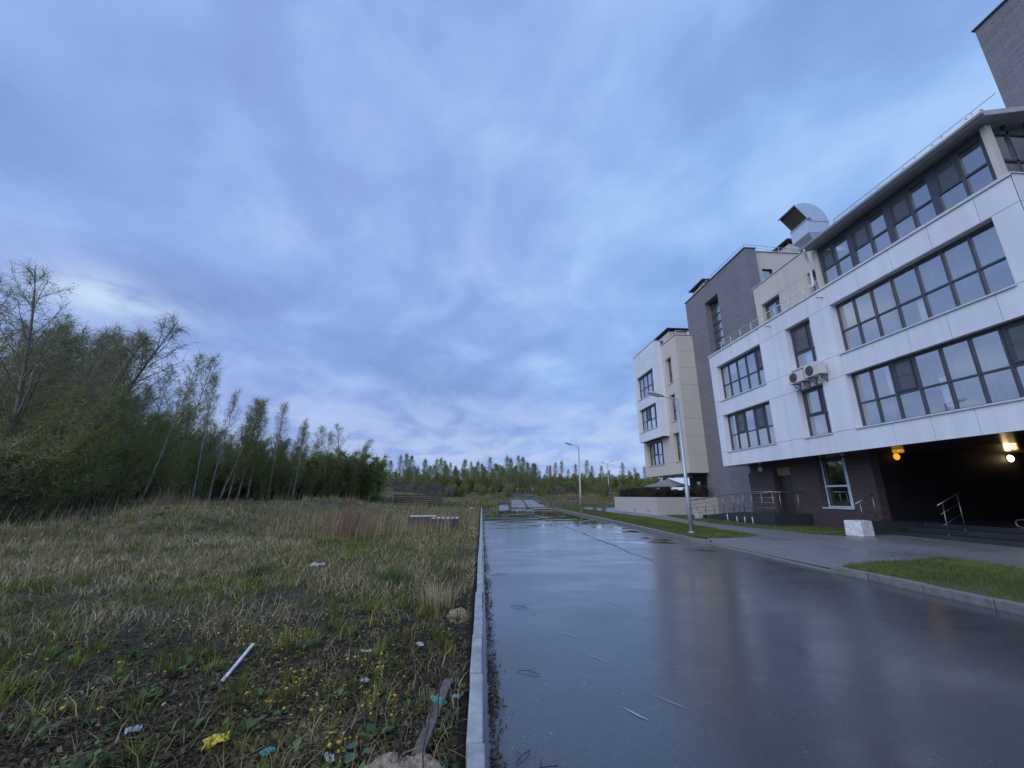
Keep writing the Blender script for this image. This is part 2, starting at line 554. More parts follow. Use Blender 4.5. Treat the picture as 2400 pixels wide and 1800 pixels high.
def road_mat():
    m_, nt = mat('wet asphalt')
    p = pos(nt)
    s = nt.n('ShaderNodeSeparateXYZ', {0: p})
    X, Y = s.outputs[0], s.outputs[1]
    agg = nt.n('ShaderNodeTexVoronoi', {'Vector': p, 'Scale': 70.0, 'Randomness': 1.0})
    fine = nt.noise(p, 90.0, 3, 0.75)
    stone = nt.ramp(agg.outputs['Color'], [(0.0, (0.008, 0.0083, 0.009)), (0.70, (0.019, 0.0195, 0.0205)), (0.93, (0.060, 0.062, 0.066)), (0.98, (0.30, 0.305, 0.32))])
    big = nt.noise(mapping(nt, p, (0.42, 0.95, 1)), 1.0, 6, 0.62, 0.8)
    wet = nt.noise(mapping(nt, p, (0.55, 1.25, 1), loc=(3.1, 0.4, 0)), 0.8, 5, 0.62, 0.6)
    c = nt.mix(nt.rng(big, 0.35, 0.65, 0.0, 0.5), stone, (0.014, 0.0145, 0.0155))
    # seam between the two laid strips, wandering a little
    wob = nt.math('MULTIPLY', nt.math('SUBTRACT', nt.noise(mapping(nt, p, (0.0, 0.35, 0)), 1.0, 4, 0.6), 0.5), 0.42)
    dx = nt.math('ABSOLUTE', nt.math('SUBTRACT', X, nt.math('ADD', 4.18, wob)))
    seam = nt.math('MULTIPLY', nt.rng(dx, 0.01, 0.075, 0.8, 0.0, True), nt.math('MULTIPLY', nt.rng(Y, 8.0, 15.0, 0.0, 1.0, True), nt.rng(nt.noise(mapping(nt, p, (0, 0.9, 0)), 1.0, 3), 0.36, 0.52)))
    c = nt.mix(seam, c, (0.016, 0.016, 0.018))
    # puddles far down the road, and shallow ones along both kerbs
    farp = nt.rng(Y, 17.0, 30.0, 0.0, 0.20)
    kerb = nt.math('MULTIPLY', nt.rng(X, 4.6, 6.9, 0.0, 0.13), nt.rng(Y, 10, 15))
    pud = nt.rng(nt.math('ADD', wet, nt.math('ADD', farp, kerb)), 0.60, 0.68, 0.0, 1.0, True)
    pud = nt.math('MULTIPLY', pud, nt.rng(Y, 9.0, 16.0, 0.22, 1.0))
    rough = nt.math('ADD', nt.rng(big, 0.36, 0.64, 0.26, 0.46), nt.math('MULTIPLY', nt.rng(fine, 0.3, 0.7), 0.10))
    rough = nt.math('ADD', nt.math('MULTIPLY', rough, nt.math('SUBTRACT', 1.0, pud)), nt.math('MULTIPLY', pud, 0.035))
    rough = nt.math('ADD', rough, nt.math('MULTIPLY', seam, 0.4))
    h = nt.math('ADD', nt.math('MULTIPLY', agg.outputs['Distance'], -0.7), nt.math('MULTIPLY', fine, 0.6))
    far_fade = nt.rng(Y, 2.0, 20.0, 1.0, 0.08)
    bs = nt.math('MULTIPLY', nt.math('MULTIPLY', far_fade, nt.math('SUBTRACT', 1.0, pud)), 1.0)
    h2 = nt.noise(mapping(nt, p, (0.8, 0.5, 1)), 1.6, 3, 0.5)
    b1 = nt.n('ShaderNodeBump', {'Height': h2, 'Strength': 0.22, 'Distance': 0.02}).outputs[0]
    b2 = nt.n('ShaderNodeBump', {'Height': h, 'Strength': bs, 'Distance': 0.010, 'Normal': b1}).outputs[0]
    out(nt, nt.n('ShaderNodeBsdfPrincipled', {'Base Color': c, 'Roughness': rough, 'Specular IOR Level': 0.5, 'Normal': b2,
                                              'Coat Weight': nt.math('SUBTRACT', 1.0, seam), 'Coat Roughness': nt.math('MULTIPLY', rough, 0.52), 'Coat IOR': 1.64}))
    return m_


def paving_mat():
    m_, nt = mat('wet pavers')
    p = pos(nt)
    b = nt.n('ShaderNodeTexBrick', {'Vector': p, 'Color1': (0.235, 0.235, 0.235), 'Color2': (0.185, 0.185, 0.187), 'Mortar': (0.070, 0.070, 0.072),
                                    'Scale': 1.0, 'Mortar Size': 0.005, 'Brick Width': 0.2, 'Row Height': 0.1})
    n = nt.noise(p, 28, 5, 0.7)
    big = nt.noise(p, 0.45, 4, 0.55)
    c = nt.mix(nt.rng(n, 0.3, 0.7, 0, 0.5), b.outputs[0], (0.125, 0.125, 0.127))
    h = nt.math('ADD', nt.math('MULTIPLY', n, 0.4), nt.math('MULTIPLY', b.outputs[1], -0.6))
    out(nt, nt.n('ShaderNodeBsdfPrincipled', {'Base Color': c, 'Roughness': nt.rng(big, 0.35, 0.65, 0.26, 0.55), 'Specular IOR Level': 0.5, 'Normal': bump(nt, h, 0.28, 0.008)}))
    return m_


M_ground = ground_mat()
M_road = road_mat()
M_pave = paving_mat()
M_lawnsoil = simple('lawn soil', (0.060, 0.068, 0.024), 0.9, var=0.5, nscale=4)

# ------------------------------------------------------------------ the setting: ground, road, pavement, kerbs, lawns
def grid_lines(lo, hi, segs):
    o_ = []
    for a, b, st in segs:
        o_ += list(np.arange(a, b, st))
    return np.array([lo] + o_ + [hi])


xs = np.unique(np.round(np.concatenate([np.linspace(-420, -60, 19), np.arange(-58, -24, 1.5), np.arange(-24, -9, 0.5), np.arange(-9, -1, 0.2), np.arange(-1, -0.1, 0.1), [-0.1, -0.05], np.arange(0.5, 12, 1.5), np.arange(12, 60, 3.0), np.linspace(62, 420, 18)]), 3))
ys = np.unique(np.round(np.concatenate([np.linspace(-40, 0, 9), np.arange(0.3, 10, 0.2), np.arange(10, 26, 0.4), np.arange(26, 46, 0.8), [46.1, 46.3], np.arange(47, 72, 1.2), np.arange(72, 130, 3.0), np.linspace(134, 700, 18)]), 3))
gx, gy = np.meshgrid(xs, ys)
gz = height(gx, gy)
nx_, ny_ = len(xs), len(ys)
ii = np.arange((ny_ - 1) * (nx_ - 1))
r_, c_ = ii // (nx_ - 1), ii % (nx_ - 1)
a_ = r_ * nx_ + c_
lp = np.stack([a_, a_ + 1, a_ + nx_ + 1, a_ + nx_], 1).ravel()
g_o = np_mesh('ground', np.stack([gx.ravel(), gy.ravel(), gz.ravel()], 1), lp, np.arange(len(ii)) * 4, 4, mats=[M_ground], smooth=True)
tag(g_o, kind='structure')

END = 45.6


def right_kerb(y):
    return 7.32 + 0.0 * y if y < 14 else 7.15 + (y - 14) * 0.012


mb = MB()
yy = np.concatenate([np.arange(-14, 46, 1.0), [END]])
for a, b in zip(yy[:-1], yy[1:]):
    for t0, t1 in ((0, 0.5), (0.5, 1)):
        L = lambda y, t: 0.03 + (right_kerb(y) + 0.05 - 0.03) * t
        mb.quad((L(a, t0), a, road_z(a)), (L(a, t1), a, road_z(a)), (L(b, t1), b, road_z(b)), (L(b, t0), b, road_z(b)))
tag(mb.build('road', M_road), kind='structure')

# pavement sheet on the right (pavers), 11 cm above the road
PV = 0.11


def pv(x, y, dz=0.0):
    return (x, y, SL * y + PV + dz)


mb = MB()
edge = [(7.62, -14), (7.62, 8.45), (7.52, 8.75), (7.50, 13.9), (7.75, 14.3), (7.88, 18.5), (7.98, 24.9), (8.0, 39.3), (8.1, 44.5)]
for (xa, ya), (xb, yb) in zip(edge[:-1], edge[1:]):
    n = max(1, int((yb - ya) / 2))
    for k in range(n):
        t0, t1 = k / n, (k + 1) / n
        p0 = (xa + (xb - xa) * t0, ya + (yb - ya) * t0)
        p1 = (xa + (xb - xa) * t1, ya + (yb - ya) * t1)
        drop0 = -0.07 if 8.7 < p0[1] < 14.0 else 0
        drop1 = -0.07 if 8.7 < p1[1] < 14.0 else 0
        mb.quad(pv(*p0, drop0), pv(9.4, p0[1]), pv(9.4, p1[1]), pv(*p1, drop1))
        mb.quad(pv(9.4, p0[1]), pv(34, p0[1]), pv(34, p1[1]), pv(9.4, p1[1]))
tag(mb.build('pavement', M_pave), kind='structure')


# kerbs of concrete stones with joints
def kerb_run(mb_, pts, w, top, ln=1.0, gap=0.008, base=-0.1, chip=0.0):
    pts = [Vector((p[0], p[1], 0)) for p in pts]
    acc, segs = 0, []
    for p, q in zip(pts[:-1], pts[1:]):
        Lg = (q - p).length
        n = max(1, round(Lg / ln))
        for k in range(n):
            segs.append((p.lerp(q, k / n), p.lerp(q, (k + 1) / n)))
    for p, q in segs:
        t = (q - p).normalized()
        nrm = Vector((t.y, -t.x, 0))
        p2, q2 = p + t * gap, q - t * gap
        jz = rnd.uniform(-1, 1) * chip
        jx = nrm * rnd.uniform(-1, 1) * chip
        h0, h1 = SL * p.y + top + jz, SL * q.y + top + jz * 0.6
        A, B, Cc, D = p2 + jx, q2 + jx, q2 + nrm * w + jx, p2 + nrm * w + jx
        f = lambda v, z: (v.x, v.y, z)
        mb_.hexa([f(A, SL * p.y + base), f(D, SL * p.y + base), f(Cc, SL * q.y + base), f(B, SL * q.y + base), f(A, h0), f(D, h0), f(Cc, h1), f(B, h1)])


mb = MB()
kerb_run(mb, [(-0.085, -6), (-0.06, 5), (-0.045, 16), (-0.045, 45.5)], 0.105, 0.125, 1.0, 0.008, chip=0.011)
tag(mb.build('kerb', M_conc, bevel=0.012), kind='structure')
mb = MB()
kerb_run(mb, [(7.13, 14.35), (7.26, 18), (7.38, 24), (7.47, 37), (7.50, 45)], 0.16, 0.125, 1.0, 0.006, chip=0.006)
kerb_run(mb, [(7.55, 13.85), (7.13, 14.35)], 0.16, 0.12, 0.6)
kerb_run(mb, [(7.40, -10), (7.40, 8.0), (7.30, 8.75)], 0.15, 0.125, 1.0, 0.006, chip=0.006)
kerb_run(mb, [(7.32, 8.75), (7.36, 13.8)], 0.15, 0.035, 1.0, 0.005, chip=0.004)
tag(mb.build('kerb', M_kerbd, bevel=0.014), kind='structure')


def blades_mesh(name, P, hgt, wid, lean, az, tint, m_, curl=0.5, kind='stuff'):
    """P (n,3) bases; lean (n,) sideways shift as a share of the height; az lean azimuth; 5 verts a blade"""
    n = len(P)
    d = np.stack([np.cos(az), np.sin(az), np.zeros(n)], 1)
    fa = rng.random(n) * 2 * np.pi
    s = np.stack([np.cos(fa), np.sin(fa), np.zeros(n)], 1) * (wid / 2)[:, None]
    up = np.array([0, 0, 1.0])
    ln = lean[:, None]
    nv = np.sqrt(np.maximum(1 - np.minimum(lean, 0.98) ** 2, 0.02))[:, None]
    mid = P + hgt[:, None] * 0.5 * (d * ln * (1 - curl) + up * nv * (1 + 0.25 * curl))
    tip = P + hgt[:, None] * (d * ln + up * nv * (1 - 0.15 * curl))
    V = np.stack([P - s, P + s, mid + s * 0.75, mid - s * 0.75, tip], 1).reshape(-1, 3)
    b = (np.arange(n) * 5)[:, None]
    lp = np.concatenate([b + np.array([0, 1, 2, 3]), b + np.array([3, 2, 4])], 1).ravel()
    st = (np.arange(n) * 7)[:, None] + np.array([0, 4])
    o = np_mesh(name, V, lp, st.ravel(), None, mats=[m_], tint=np.repeat(tint, 5))
    tag(o, kind=kind)
    return o


def in_poly(x, y, poly):
    c = np.zeros(len(x), bool)
    n = len(poly)
    for i in range(n):
        x1, y1 = poly[i]
        x2, y2 = poly[(i + 1) % n]
        cond = (y1 > y) != (y2 > y)
        xi = (x2 - x1) * (y - y1) / (y2 - y1 + 1e-12) + x1
        c ^= cond & (x < xi)
    return c


LAWN1 = [(7.72, 14.40), (8.2, 14.35), (9.2, 14.6), (10.1, 15.0), (10.25, 16.5), (10.18, 17.6), (10.24, 20.3), (10.55, 25.5), (10.3, 32), (10.1, 43), (7.68, 43), (7.62, 30), (7.55, 24), (7.42, 18), (7.32, 14.55)]
LAWN2 = [(7.56, 8.75), (7.9, 8.95), (8.6, 9.2), (9.5, 9.35), (10.9, 9.6), (11.1, 9.0), (10.9, 8.1), (10.8, 4), (10.8, -8), (7.56, -8)]
LAWN3 = [(12.45, 15.5), (13.2, 14.75), (13.6, 15.3), (15.48, 15.55), (15.48, 18.8), (14.0, 18.85), (13.4, 19.0), (13.3, 24.6), (15.2, 27.5), (14.8, 29.0), (12.8, 28.9), (12.2, 26), (11.95, 22.7), (11.92, 20.2), (12.25, 18.2), (12.6, 17.3)]
mb = MB()
for L_ in (LAWN1, LAWN2, LAWN3):
    bm = bmesh.new()
    vs = [bm.verts.new(pv(x, y, 0.006)) for x, y in L_]
    f = bm.faces.new(vs)
    f.normal_update()
    if f.normal.z < 0:
        bmesh.ops.reverse_faces(bm, faces=[f])
    tri = bmesh.ops.triangulate(bm, faces=[f])
    for t in tri['faces']:
        mb.poly([v.co[:] for v in t.verts])
    bm.free()
tag(mb.build('lawn', M_lawnsoil), kind='structure')
Pl, Tl, Hl, Wl = [], [], [], []
for L_, dens in ((LAWN1, 1500), (LAWN2, 2600), (LAWN3, 900)):
    q = np.array(L_)
    q[:, 1] = np.maximum(q[:, 1], 3.0)
    lo, hi = q.min(0), q.max(0)
    n = int((hi[0] - lo[0]) * (hi[1] - lo[1]) * dens)
    x, y = rng.uniform(lo[0], hi[0], n), rng.uniform(lo[1], hi[1], n)
    k = in_poly(x, y, L_)
    k &= rng.random(n) < np.clip(1.35 - y / 40.0, 0.3, 1) * (0.10 + 1.1 * vnoise(x, y, 0.5, 21)) * (1 - 0.85 * sstep(vnoise(x, y, 1.6, 24), 0.72, 0.85))
    x, y = x[k], y[k]
    Pl.append(np.stack([x, y, SL * y + PV], 1))
    Tl.append(np.clip(0.15 + 0.65 * vnoise(x, y, 0.8, 22) + rng.normal(0, 0.15, len(x)), 0, 1))
    Hl.append(0.030 + 0.05 * rng.random(len(x)) + 0.04 * vnoise(x, y, 0.7, 23))
    Wl.append(0.004 + 0.0004 * y)
Pl, Tl, Hl, Wl = map(np.concatenate, (Pl, Tl, Hl, Wl))
blades_mesh('lawn_grass', Pl, Hl, Wl, rng.uniform(0.1, 0.75, len(Pl)), rng.uniform(0, 6.28, len(Pl)), Tl, M_lawn)

# ------------------------------------------------------------------ the apartment building
BLD = empty('apartment_building', (15.5, 15.5, 0.1), 'white, beige and dark stone clad four-storey apartment building on the right of the wet road', 'building')


def part(mb_, name, mats, parent=None, bevel=0.0):
    p = parent or BLD
    o = mb_.build(name, mats, None, bevel)
    o.parent = p
    o.matrix_parent_inverse = Matrix.Translation(BLD.location).inverted() if p is BLD else Matrix.Identity(4)
    return o


def panels_x(mb_, X, bands, openings, gap=0.007, t=0.02, mat_i=0):
    """cladding panels on a plane facing -X: bands = [(z0, z1, [y lines])]"""
    for z0, z1, ylines in bands:
        for a, b in zip(ylines[:-1], ylines[1:]):
            yc, zc_ = (a + b) / 2, (z0 + z1) / 2
            if any(o[0] < yc < o[1] and o[2] < zc_ < o[3] for o in openings):
                continue
            mb_.box(X, X + t, a + gap, b - gap, z0 + gap, z1 - gap, mat_i)


def backing_x(mb_, X, y0, y1, z0, z1, openings, t, mat_i=0):
    """solid wall slab behind the panels, with the openings left out"""
    yl = sorted({y0, y1} | {v for o in openings for v in o[:2]})
    zl = sorted({z0, z1} | {v for o in openings for v in o[2:]})
    yl = [v for v in yl if y0 <= v <= y1]
    zl = [v for v in zl if z0 <= v <= z1]
    for a, b in zip(yl[:-1], yl[1:]):
        run = None
        for c, d_ in zip(zl[:-1], zl[1:]):
            hole = any(o[0] - 1e-6 <= a and b <= o[1] + 1e-6 and o[2] - 1e-6 <= c and d_ <= o[3] + 1e-6 for o in openings)
            if hole:
                if run:
                    mb_.box(X, X + t, a, b, run[0], run[1], mat_i)
                run = None
            else:
                run = (run[0], d_) if run else (c, d_)
        if run:
            mb_.box(X, X + t, a, b, run[0], run[1], mat_i)


def reveal_x(mb_, X, o, depth, mat_i=0, t=0.012, head=True):
    y0, y1, z0, z1 = o
    mb_.box(X + 0.004, X + depth, y0, y0 + t, z0, z1, mat_i)
    mb_.box(X + 0.004, X + depth, y1 - t, y1, z0, z1, mat_i)
    if head:
        mb_.box(X + 0.004, X + depth, y0 + t, y1 - t, z1 - t, z1, mat_i)


def window_x(X, o, muls, trans, depth=0.30, sill=True, fm=None, casements=(), fw=0.06, curtains=(), blinds=(), sill_mat=None, screens=(), parent=None):
    """window in a plane facing -X; muls = y of mullions (far to near), trans = z of transoms"""
    fm = fm or M_frame
    y0, y1, z0, z1 = o
    y0, y1, z0, z1 = y0 + 0.014, y1 - 0.014, z0 + 0.01, z1 - 0.014
    g = X + depth
    mb_ = MB()
    x0, x1 = g - 0.045, g + 0.035
    mb_.box(x0, x1, y0, y0 + fw, z0, z1)
    mb_.box(x0, x1, y1 - fw, y1, z0, z1)
    mb_.box(x0, x1, y0 + fw, y1 - fw, z0, z0 + fw)
    mb_.box(x0, x1, y0 + fw, y1 - fw, z1 - fw * 1.6, z1)
    for y in muls:
        mb_.box(x0 - 0.003, x1 - 0.003, y - fw * 0.55, y + fw * 0.55, z0 + fw, z1 - fw * 1.6)
    ends = [y0] + sorted(muls) + [y1]
    for z in trans:
        for a, b in zip(ends[:-1], ends[1:]):
            mb_.box(x0, x1, a + fw * 0.55, b - fw * 0.55, z - fw * 0.5, z + fw * 0.5)
    for a, b, c, d_ in casements:        # opening sashes: an extra inner frame
        e = 0.055
        mb_.box(x0 - 0.02, x1 - 0.01, a, a + e, c, d_)
        mb_.box(x0 - 0.02, x1 - 0.01, b - e, b, c, d_)
        mb_.box(x0 - 0.02, x1 - 0.01, a + e, b - e, c, c + e)
        mb_.box(x0 - 0.02, x1 - 0.01, a + e, b - e, d_ - e, d_)
    win = part(mb_, 'window', fm, parent)
    mb_ = MB()
    mb_.quad((g, y0 + fw / 2, z0 + fw / 2), (g, y0 + fw / 2, z1 - fw / 2), (g, y1 - fw / 2, z1 - fw / 2), (g, y1 - fw / 2, z0 + fw / 2))
    part(mb_, 'pane', M_glass, win)
    if sill:
        mb_ = MB()
        mb_.box(X - 0.05, g - 0.05, y0 - 0.03, y1 + 0.03, z0 - 0.032, z0 - 0.006)
        mb_.box(X - 0.055, X - 0.045, y0 - 0.03, y1 + 0.03, z0 - 0.06, z0 - 0.033)
        part(mb_, 'sill', sill_mat or M_coping, win)
    for a, b, c, d_ in curtains:
        mb_ = MB()
        n = max(6, int((b - a) / 0.04))
        for k in range(n):
            u0, u1 = a + (b - a) * k / n, a + (b - a) * (k + 1) / n
            q0, q1 = g + 0.16 + 0.035 * math.sin(k * 1.3), g + 0.16 + 0.035 * math.sin((k + 1) * 1.3)
            mb_.quad((q0, u0, c), (q0, u0, d_), (q1, u1, d_), (q1, u1, c), 0, True)
        part(mb_, 'curtain', M_curt, win)
    for a, b, c, d_ in blinds:
        mb_ = MB()
        mb_.box(g + 0.06, g + 0.075, a, b, c, d_)
        part(mb_, 'blind', M_blind, win)
    for a, b, c, d_ in screens:
        mb_ = MB()
        mb_.box(g - 0.062, g - 0.058, a, b, c, d_)
        for zz in (c + (d_ - c) * 0.5,):
            mb_.box(g - 0.072, g - 0.064, a, b, zz - 0.012, zz + 0.012)
        part(mb_, 'insect_screen', M_screen, win)
    return win


M_screen, _nt = mat('insect mesh')
_t = _nt.n('ShaderNodeBsdfTransparent', {'Color': (0.9, 0.9, 0.9)})
_d = _nt.n('ShaderNodeBsdfPrincipled', {'Base Color': (0.13, 0.145, 0.16), 'Roughness': 0.8})
_w = _nt.n('ShaderNodeTexNoise', {'Scale': 300.0})
out(_nt, _nt.n('ShaderNodeMixShader', {0: _nt.rng(_w.outputs['Fac'], 0, 1, 0.24, 0.36), 1: _t.outputs[0], 2: _d.outputs[0]}))

XA, YN, YF, ZB, ZT = 14.0, 8.1, 23.2, 3.24, 10.0
WA3, WA2 = (18.57, 22.55, 4.04, 6.14), (18.57, 22.55, 7.0, 9.1)
WB3, WB2 = (15.31, 16.79, 4.04, 6.14), (15.31, 16.79, 7.08, 9.1)
WC3, WC2 = (8.72, 14.23, 4.06, 6.18), (8.72, 14.23, 7.0, 9.1)
OPEN_W = [WA3, WA2, WB3, WB2, WC3, WC2]
mb = MB()
band = [YN, 8.97, 10.26, 11.55, 12.86, 14.24, 15.31, 16.77, 17.64, 18.52, 19.3, 20.78, 21.93, YF]
sp1 = [YN, 9.2, 10.45, 11.65, 12.88, 14.24, 15.31, 16.79, 17.64, 18.54, 20.78, 22.3, YF]
pier = [YN, 8.72, 14.23, 15.31, 16.79, 17.62, 18.57, 22.55, YF]
panels_x(mb, XA, [(ZB, 4.04, sp1), (4.04, 6.14, pier), (6.14, 7.0, sp1), (7.0, 9.1, pier), (9.1, ZT - 0.05, band)], OPEN_W)
# near end wall, facing the camera
for z0, z1 in ((ZB, 4.04), (4.04, 6.14), (6.14, 7.0), (7.0, 9.1), (9.1, ZT - 0.05)):
    for a in np.arange(14.03, 17.5, 1.7):
        mb.box(a + 0.007, a + 1.693, YN - 0.02, YN, z0 + 0.007, z1 - 0.007)
        mb.box(a + 0.007, a + 1.693, YF, YF + 0.02, z0 + 0.007, z1 - 0.007)
for o in OPEN_W:
    reveal_x(mb, XA, o, 0.28)
part(mb, 'white_wall', M_white)
mb = MB()
backing_x(mb, XA + 0.024, YN + 0.004, YF - 0.004, ZB + 0.02, ZT - 0.06, [(a - 0.0, b + 0.0, c, d_) for a, b, c, d_ in OPEN_W], 0.25)
mb.box(14.3, 17.4, YN + 0.004, YN + 0.1, ZB + 0.02, ZT - 0.06)
mb.box(14.3, 16.7, YF - 0.1, YF - 0.004, ZB + 0.02, ZT - 0.06)
part(mb, 'wall_core', M_joint)
mb = MB()
mb.box(XA - 0.04, XA + 0.30, YN - 0.05, YF + 0.05, ZT - 0.045, ZT - 0.005)
mb.box(XA - 0.045, XA - 0.03, YN - 0.055, YF + 0.055, ZT - 0.10, ZT - 0.046)
mb.box(XA + 0.30, 17.0, YN - 0.05, YN + 0.25, ZT - 0.046, ZT - 0.006)
part(mb, 'coping', M_coping)

# rooms behind the glass
mb = MB()
for zf, zcl in ((3.42, 6.24), (6.45, 9.22)):
    for a, b in ((YN + 0.12, 14.7), (14.82, 17.6), (17.72, YF - 0.12)):
        mb.quad((14.4, a, zf), (14.4, b, zf), (18.3, b, zf), (18.3, a, zf))
        mb.quad((14.4, a, zcl), (18.3, a, zcl), (18.3, b, zcl), (14.4, b, zcl))
        mb.quad((18.3, a, zf), (18.3, b, zf), (18.3, b, zcl), (18.3, a, zcl))
        mb.quad((14.4, a, zf), (18.3, a, zf), (18.3, a, zcl), (14.4, a, zcl))
        mb.quad((14.4, b, zf), (14.4, b, zcl), (18.3, b, zcl), (18.3, b, zf))
part(mb, 'room', M_room)

ma = [19.40, 20.21, 21.02, 21.82]
mc = [9.53, 10.28, 11.08, 11.92, 12.71, 13.45]
window_x(XA, WA2, ma, [7.90], casements=[(18.66, 19.36, 7.95, 8.99)], screens=[(18.66, 19.36, 7.95, 8.99)],
         blinds=[(21.06, 21.78, 8.42, 9.0), (20.25, 20.98, 8.72, 9.0)], curtains=[(21.86, 22.5, 7.05, 9.0)])
window_x(XA, WA3, ma, [4.95], casements=[(19.46, 20.17, 5.0, 6.04), (21.06, 21.78, 5.0, 6.04)], screens=[(19.46, 20.17, 5.0, 6.04), (21.06, 21.78, 5.0, 6.04)], curtains=[(22.25, 22.5, 4.1, 6.0)])
window_x(XA, WB2, [15.78], [7.82], casements=[(15.85, 16.72, 7.87, 8.99)], screens=[(15.85, 16.72, 7.87, 8.99)], blinds=[(15.85, 16.3, 7.12, 7.7)])
window_x(XA, WB3, [15.78], [4.95], casements=[(15.85, 16.72, 5.0, 6.04)], curtains=[(16.3, 16.72, 4.1, 6.0)])
window_x(XA, WC2, mc, [7.93], curtains=[(12.2, 14.15, 7.05, 9.0), (8.8, 11.05, 7.05, 9.0)], blinds=[(11.15, 11.4, 7.05, 7.85)])
window_x(XA, WC3, mc, [4.98], casements=[(11.98, 12.65, 5.03, 6.08), (8.8, 9.47, 5.03, 6.08)], screens=[(11.98, 12.65, 5.03, 6.08), (8.8, 9.47, 5.03, 6.08)],
         curtains=[(13.05, 14.15, 4.1, 6.08), (8.85, 11.1, 4.1, 6.08)], blinds=[(12.75, 13.0, 5.05, 6.05), (11.15, 11.4, 4.25, 5.2)])

# overhang soffit and the dark stone ground floor behind it
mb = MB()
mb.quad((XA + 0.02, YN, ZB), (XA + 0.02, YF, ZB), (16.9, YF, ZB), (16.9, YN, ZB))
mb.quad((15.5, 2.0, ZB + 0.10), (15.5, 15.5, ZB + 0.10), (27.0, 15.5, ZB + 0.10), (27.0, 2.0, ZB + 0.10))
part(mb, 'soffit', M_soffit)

XG = 15.5
GW = (16.66, 18.26, 1.10, 3.24)
GD = (19.95, 21.2, 0.72, 3.05)
mb = MB()
backing_x(mb, XG, 15.5, 23.1, -0.2, ZB - 0.004, [GW, GD], 0.35)
mb.box(XG + 0.35, 16.7, 22.75, 23.1, -0.2, ZB - 0.004)
part(mb, 'stone_wall', M_dbrick)
gfw = window_x(XG, GW, [16.98], [2.02], depth=0.30, sill=True, fw=0.07)
for fb in ((16.90, 17.06, 1.12, 3.2), (17.061, 18.17, 1.985, 2.06), (18.17, 18.235, 1.12, 3.2), (16.69, 16.899, 1.985, 2.06), (17.061, 18.169, 1.12, 1.16)):
    mb = MB()
    mb.box(XG + 0.238, XG + 0.252, *fb)
    part(mb, 'film_strip', M_wframe, gfw)
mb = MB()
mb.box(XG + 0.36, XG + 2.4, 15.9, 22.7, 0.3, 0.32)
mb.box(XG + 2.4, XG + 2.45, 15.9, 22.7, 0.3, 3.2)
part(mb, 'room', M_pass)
mb = MB()
mb.box(XG + 0.26, XG + 0.32, GD[0] + 0.01, GD[1] - 0.01, 0.73, 2.62)
dr = part(mb, 'door', M_door)
mb = MB()
mb.tube([(XG + 0.22, 20.1, 1.55), (XG + 0.22, 20.1, 1.95)], 0.018, 8)
part(mb, 'handle', M_steel, dr)
mb = MB()
mb.box(XG + 0.24, XG + 0.32, GD[0] + 0.01, GD[1] - 0.01, 2.63, 3.04)
part(mb, 'transom_panel', M_panel, dr)

# passage: dark side wall, back wall, floor
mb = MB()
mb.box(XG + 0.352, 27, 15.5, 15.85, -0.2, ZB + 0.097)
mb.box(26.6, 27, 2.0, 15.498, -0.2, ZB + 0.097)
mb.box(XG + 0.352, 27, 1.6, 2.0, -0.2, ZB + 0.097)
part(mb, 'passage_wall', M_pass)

# top floor loggia: glazing, corner post, roof, gutter
ZL = 11.74
mb = MB()
lg = [8.45, 9.08, 9.87, 10.57, 11.35, 12.08, 12.87, 13.61, 14.28]
thick = {9.87, 11.35, 12.87}
xg = 14.16
for y in lg:
    w = 0.11 if y in thick else 0.05
    mb.box(xg - 0.05, xg + 0.03, y - w, y + w, ZT, ZL)
for a, b in zip(lg[:-1], lg[1:]):
    wa, wb = (0.11 if a in thick else 0.05), (0.11 if b in thick else 0.05)
    mb.box(xg - 0.045, xg + 0.02, a + wa, b - wb, 10.67, 10.735)
    mb.box(xg - 0.045, xg + 0.02, a + wa, b - wb, ZT, ZT + 0.10)
    mb.box(xg - 0.045, xg + 0.02, a + wa, b - wb, ZL - 0.22, ZL)
for a, b in ((13.66, 14.23), (12.13, 12.76), (10.62, 11.24), (9.13, 9.76)):
    mb.box(xg - 0.07, xg - 0.05, a, a + 0.05, 10.74, ZL - 0.22)
    mb.box(xg - 0.07, xg - 0.05, b - 0.05, b, 10.74, ZL - 0.22)
# end face
for x in (14.9, 15.7, 16.5):
    mb.box(x - 0.04, x + 0.04, 8.36, 8.44, ZT, 12.15)
mb.box(14.25, 16.5, 8.36, 8.43, 10.67, 10.735)
mb.box(14.25, 16.5, 8.36, 8.43, 11.62, 11.75)
win = part(mb, 'window', M_frame)
mb = MB()
mb.quad((xg, 8.4, ZT + 0.02), (xg, 8.4, ZL - 0.1), (xg, 14.28, ZL - 0.1), (xg, 14.28, ZT + 0.02))
mb.quad((14.2, 8.4, ZT + 0.02), (16.5, 8.4, ZT + 0.02), (16.5, 8.4, 12.1), (14.2, 8.4, ZL - 0.1))
part(mb, 'pane', M_glass, win)
for a, b in ((13.66, 14.23), (12.13, 12.76), (10.62, 11.24), (9.13, 9.76)):
    mb = MB()
    mb.box(xg - 0.058, xg - 0.053, a + 0.05, b - 0.05, 10.74, ZL - 0.22)
    part(mb, 'insect_screen', M_screen, win)
mb = MB()
mb.box(14.02, 14.2, 8.22, 8.36, ZT, ZL)
part(mb, 'corner_post', M_beige)
mb = MB()
mb.box(14.03, 14.2, 14.32, 14.56, ZT, ZL + 0.02)
part(mb, 'corner_post', M_beige)
mb = MB()
mb.quad((14.3, 8.5, ZT - 0.3), (14.3, 14.3, ZT - 0.3), (15.55, 14.3, ZT - 0.3), (15.55, 8.5, ZT - 0.3))
mb.box(14.3, 15.6, 14.3, 14.55, ZT - 0.3, ZL)
part(mb, 'loggia_room', M_room)


